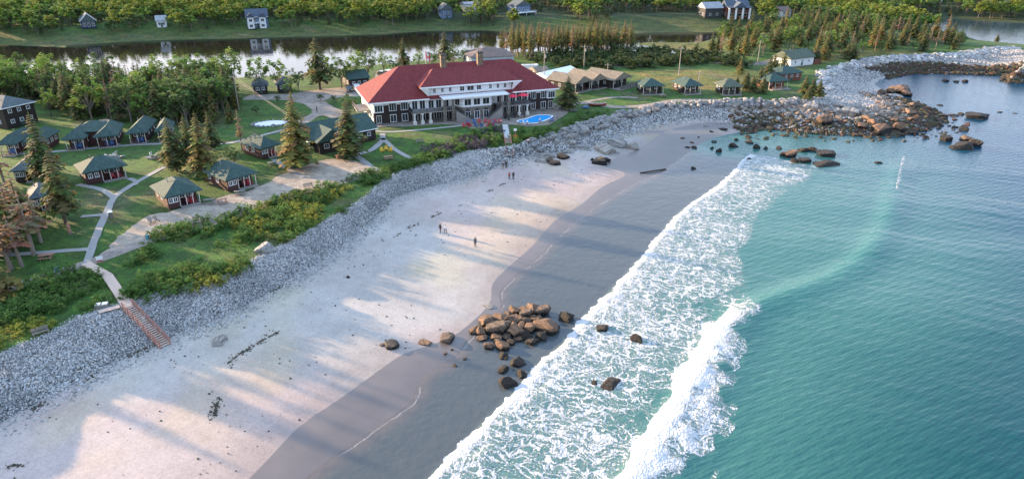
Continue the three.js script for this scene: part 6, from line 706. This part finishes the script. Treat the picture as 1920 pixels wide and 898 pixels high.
// cars
function car(u, v, ry, mat, label, van) { const p = at(u, v), g = group(van ? 'camper_van' : 'parked_car', p.x, p.y + 0.05, p.z, ry); tag(g, label, van ? 'van' : 'car'); const L = van ? 6.4 : 4.5, prof = van ? [[-3.2, 0.35], [3.2, 0.35], [3.2, 1.2], [2.6, 1.9], [2.2, 2.7], [-3.2, 2.7]] : [[-2.25, 0.35], [2.25, 0.35], [2.25, 0.8], [2.1, 0.95], [1.1, 1.05], [0.35, 1.6], [-1.6, 1.62], [-2.15, 1.1]]; const s = new THREE.Shape(prof.map(q => new THREE.Vector2(...q))); mesh('body', clean(new THREE.ExtrudeGeometry(s, { depth: 1.66, bevelSize: 0.07, bevelThickness: 0.07, bevelSegments: 2 }).translate(0, 0, -0.83)), mat, g); const gl = van ? [[1.9, 1.7], [2.62, 1.75], [2.25, 2.4], [1.9, 2.4]] : [[-1.7, 1.08], [0.95, 1.08], [0.3, 1.5], [-1.5, 1.5]]; for (const z of [-0.93, 0.9]) mesh('side_window', clean(new THREE.ExtrudeGeometry(new THREE.Shape(gl.map(q => new THREE.Vector2(...q))), { depth: 0.03, bevelEnabled: false }).translate(0, 0, z)), mt.glass, g); mesh('windscreen', van ? bar([2.72, 1.85, 0], [2.35, 2.6, 0], 1.4, 0.03) : bar([1.12, 1.1, 0], [0.42, 1.6, 0], 1.4, 0.03), mt.glass, g); for (const x of [-L * 0.3, L * 0.31]) for (const z of [-0.78, 0.78]) { const w = mesh('wheel', clean(new THREE.CylinderGeometry(0.34, 0.34, 0.26, 14).rotateX(PI / 2).translate(x, 0.34, z)), mt.rubber, g); mesh('rim', clean(new THREE.CylinderGeometry(0.2, 0.2, 0.28, 10).rotateX(PI / 2).translate(x, 0.34, z)), mt.steel, w); } for (const z of [-0.6, 0.6]) { mesh('headlight', bx(L / 2 + 0.02, L / 2 + 0.09, 0.65, 0.8, z - 0.18, z + 0.18), mt.whitePlastic, g); mesh('tail_light', bx(-L / 2 - 0.09, -L / 2 - 0.02, 0.75, 0.9, z - 0.15, z + 0.15), mt.redPaint, g); } }
const paint = (r, g, b) => new THREE.MeshPhysicalMaterial({ color: lin(r, g, b), roughness: 0.35, clearcoat: 1, clearcoatRoughness: 0.1 });
car(654, 171, -1.2, paint(0.03, 0.03, 0.035), 'black car parked in front of the office cabin'); car(669, 169, -1.2, paint(0.7, 0.7, 0.72), 'white sport utility car parked in front of the office cabin'); car(719, 143, -0.6, paint(0.04, 0.045, 0.06), 'dark car parked behind the lodge by the bushes'); car(732, 141, -0.6, paint(0.65, 0.65, 0.68), 'silver car parked behind the lodge'); car(331, 183, 0.5, paint(0.2, 0.24, 0.22), 'green grey car parked among the trees'); car(350, 185, 0.5, paint(0.5, 0.52, 0.54), 'silver car parked among the trees'); car(996, 136, 0.15, paint(0.75, 0.75, 0.77), 'white camper van parked behind the lodge', true);
// ---------- people ----------
function person(u, v, face, o, label) {
  const p = at(u, v), res = 72, half = 1.05, mc = new MarchingCubes(res, barkMat, false, false, 40000); mc.isolation = 0;
  const h = o.h ?? 1.74, S = h / 1.74, st = o.stride ?? 0.16, arm = o.arm ?? 0.1; // x forward, z sideways
  const J = [ // a, b, ra, rb, region
    [[0, 0.95, 0], [0.01, 1.2, 0], 0.135, 0.13, 't'], [[0.01, 1.2, 0], [0, 1.4, 0], 0.13, 0.12, 't'], [[0, 1.38, -0.14], [0, 1.38, 0.14], 0.085, 0.085, 't'], [[0, 1.44, 0], [0.01, 1.55, 0], 0.06, 0.055, 's'], [[0.015, 1.62, 0], [0.015, 1.66, 0], 0.095, 0.1, 'h'],
    [[0.1, 1.6, 0], [0.115, 1.585, 0], 0.022, 0.018, 's'], [[0.02, 1.61, -0.1], [0.02, 1.64, -0.1], 0.022, 0.022, 's'], [[0.02, 1.61, 0.1], [0.02, 1.64, 0.1], 0.022, 0.022, 's'],
    [[0, 0.93, -0.09], [st * 0.45, 0.5, -0.1], 0.1, 0.068, 'l'], [[st * 0.45, 0.5, -0.1], [st * 0.8, 0.08, -0.1], 0.066, 0.045, 'l'], [[st * 0.8 - 0.03, 0.045, -0.1], [st * 0.8 + 0.16, 0.04, -0.11], 0.045, 0.04, 'f'],
    [[0, 0.93, 0.09], [-st * 0.35, 0.5, 0.1], 0.1, 0.068, 'l'], [[-st * 0.35, 0.5, 0.1], [-st, 0.1, 0.1], 0.066, 0.045, 'l'], [[-st - 0.03, 0.06, 0.1], [-st + 0.15, 0.04, 0.11], 0.045, 0.04, 'f'],
    [[0, 1.38, -0.18], [-arm * 0.6, 1.1, -0.25], 0.058, 0.045, 't'], [[-arm * 0.6, 1.1, -0.25], [arm * 0.3, 0.86, -0.25], 0.044, 0.034, o.sleeve ?? 't'], [[0, 1.38, 0.18], [arm * 0.5, 1.1, 0.25], 0.058, 0.045, 't'], [[arm * 0.5, 1.1, 0.25], [arm * 1.4, 0.87, 0.25], 0.044, 0.034, o.sleeve ?? 't'],
  ];
  for (const sg of [-1, 1]) { const bx0 = sg < 0 ? arm * 0.3 : arm * 1.4, z = sg * 0.25; J.push([[bx0, 0.86, z], [bx0 + 0.02, 0.8, z], 0.035, 0.034, 's']); [[-0.02, 0.71], [0.0, 0.695], [0.025, 0.7], [0.05, 0.715]].forEach(([dx, y]) => J.push([[bx0 + 0.02 + dx * 0.7, 0.78, z], [bx0 + 0.03 + dx, y, z - sg * 0.015], 0.014, 0.011, 's'])); J.push([[bx0 + 0.045, 0.81, z], [bx0 + 0.075, 0.755, z - sg * 0.02], 0.014, 0.012, 's']); }
  const sdCap = (x, y, z, [a, b, ra, rb]) => { const ex = b[0] - a[0], ey = b[1] - a[1], ez = b[2] - a[2], t = clamp(((x - a[0]) * ex + (y - a[1]) * ey + (z - a[2]) * ez) / (ex * ex + ey * ey + ez * ez)); return hypot(x - a[0] - ex * t, y - a[1] - ey * t, z - a[2] - ez * t) - mix(ra, rb, t); };
  const dist = (x, y, z) => { let d = 9; for (const j of J) { const e = sdCap(x, y, z, j), k = 0.03, hh = max(k - abs(d - e), 0) / k; d = min(d, e) - hh * hh * k * 0.25; } return d; };
  for (let k = 0; k < res; k++) for (let j = 0; j < res; j++) for (let i = 0; i < res; i++) { const x = (i / (res / 2) - 1) * half, y = (j / (res / 2) - 1) * half + 0.9, z = (k / (res / 2) - 1) * half; mc.field[i + j * res + k * res * res] = abs(z) > 0.45 || abs(x) > 0.6 ? -1 : -dist(x, y, z); }
  mc.update(); const n = mc.count ?? mc.geometry.drawRange.count, pos = mc.positionArray.slice(0, n * 3), nor = mc.normalArray.slice(0, n * 3), col = [];
  const C = { t: o.top, l: o.legs, s: [0.42, 0.25, 0.17], f: o.shoes ?? [0.05, 0.05, 0.05], h: [0.42, 0.25, 0.17] };
  for (let i = 0; i < n; i++) { const x = pos[i * 3] * half, y = pos[i * 3 + 1] * half + 0.9, z = pos[i * 3 + 2] * half; pos[i * 3] = x * S; pos[i * 3 + 1] = y * S; pos[i * 3 + 2] = z * S; let b = 9, r = 't'; for (const j of J) { const e = sdCap(x, y, z, j); if (e < b) { b = e; r = j[4]; } } let c = C[r]; if (r === 'h' && (x < 0.03 || y > 1.69)) c = o.hair; if (r === 'h' && x > 0.08 && abs(y - 1.645) < 0.012 && abs(abs(z) - 0.035) < 0.014) c = [0.02, 0.02, 0.02]; if (r === 'h' && x > 0.08 && abs(y - 1.565) < 0.008 && abs(z) < 0.03) c = [0.3, 0.1, 0.09]; if (o.shorts && r === 'l' && y < 0.45) c = C.s; col.push(...c); }
  const g = new THREE.BufferGeometry(); g.setAttribute('position', new THREE.Float32BufferAttribute(pos, 3)); g.setAttribute('normal', new THREE.Float32BufferAttribute(nor, 3)); g.setAttribute('color', new THREE.Float32BufferAttribute(col, 3));
  const m = mesh('person', g, new THREE.MeshStandardMaterial({ vertexColors: true, roughness: 0.85 })); m.position.set(p.x, p.y - 0.005, p.z); m.rotation.y = face; tag(m, label, 'person'); return m;
}
const BK = [0.02, 0.02, 0.025], NV = [0.03, 0.04, 0.07], hairD = [0.04, 0.025, 0.015], hairL = [0.25, 0.16, 0.08];
person(825.5, 436, -2.2, { top: BK, legs: BK, hair: hairD, h: 1.8 }, 'person in dark clothes walking beside someone in a white top');
person(835, 437, -0.6, { top: [0.75, 0.75, 0.75], legs: BK, hair: hairL, h: 1.7, stride: 0.24, arm: 0.2 }, 'person in a white top and dark trousers striding on the sand');
person(891, 462, -1.6, { top: [0.05, 0.07, 0.09], legs: NV, hair: hairD, h: 1.8, stride: 0.08 }, 'person in dark blue clothes standing alone on the sand');
person(943.5, 317, -1.8, { top: [0.08, 0.08, 0.08], legs: [0.2, 0.18, 0.16], hair: hairD, h: 1.66, shorts: true }, 'person in a grey top and shorts walking below the beach stairs');
person(949, 315, -1.8, { top: BK, legs: BK, hair: hairD, h: 1.82 }, 'taller person in black walking below the beach stairs');
person(955, 336, -1.5, { top: [0.35, 0.08, 0.08], legs: BK, hair: hairD, h: 1.68, sleeve: 's' }, 'person in a red top walking beside someone in black');
person(962.5, 336, -1.5, { top: BK, legs: BK, hair: hairD, h: 1.8 }, 'person in black walking beside someone in a red top');
person(594, 210, 0.4, { top: [0.1, 0.05, 0.05], legs: BK, hair: hairD, h: 1.75 }, 'person in dark clothes walking up the gravel drive');
person(1012, 232, 1.2, { top: [0.6, 0.6, 0.62], legs: [0.3, 0.05, 0.05], hair: hairD, h: 1.7, shorts: true, sleeve: 's' }, 'person in a pale top standing by the pool fence');
renderer.render(scene, camera);
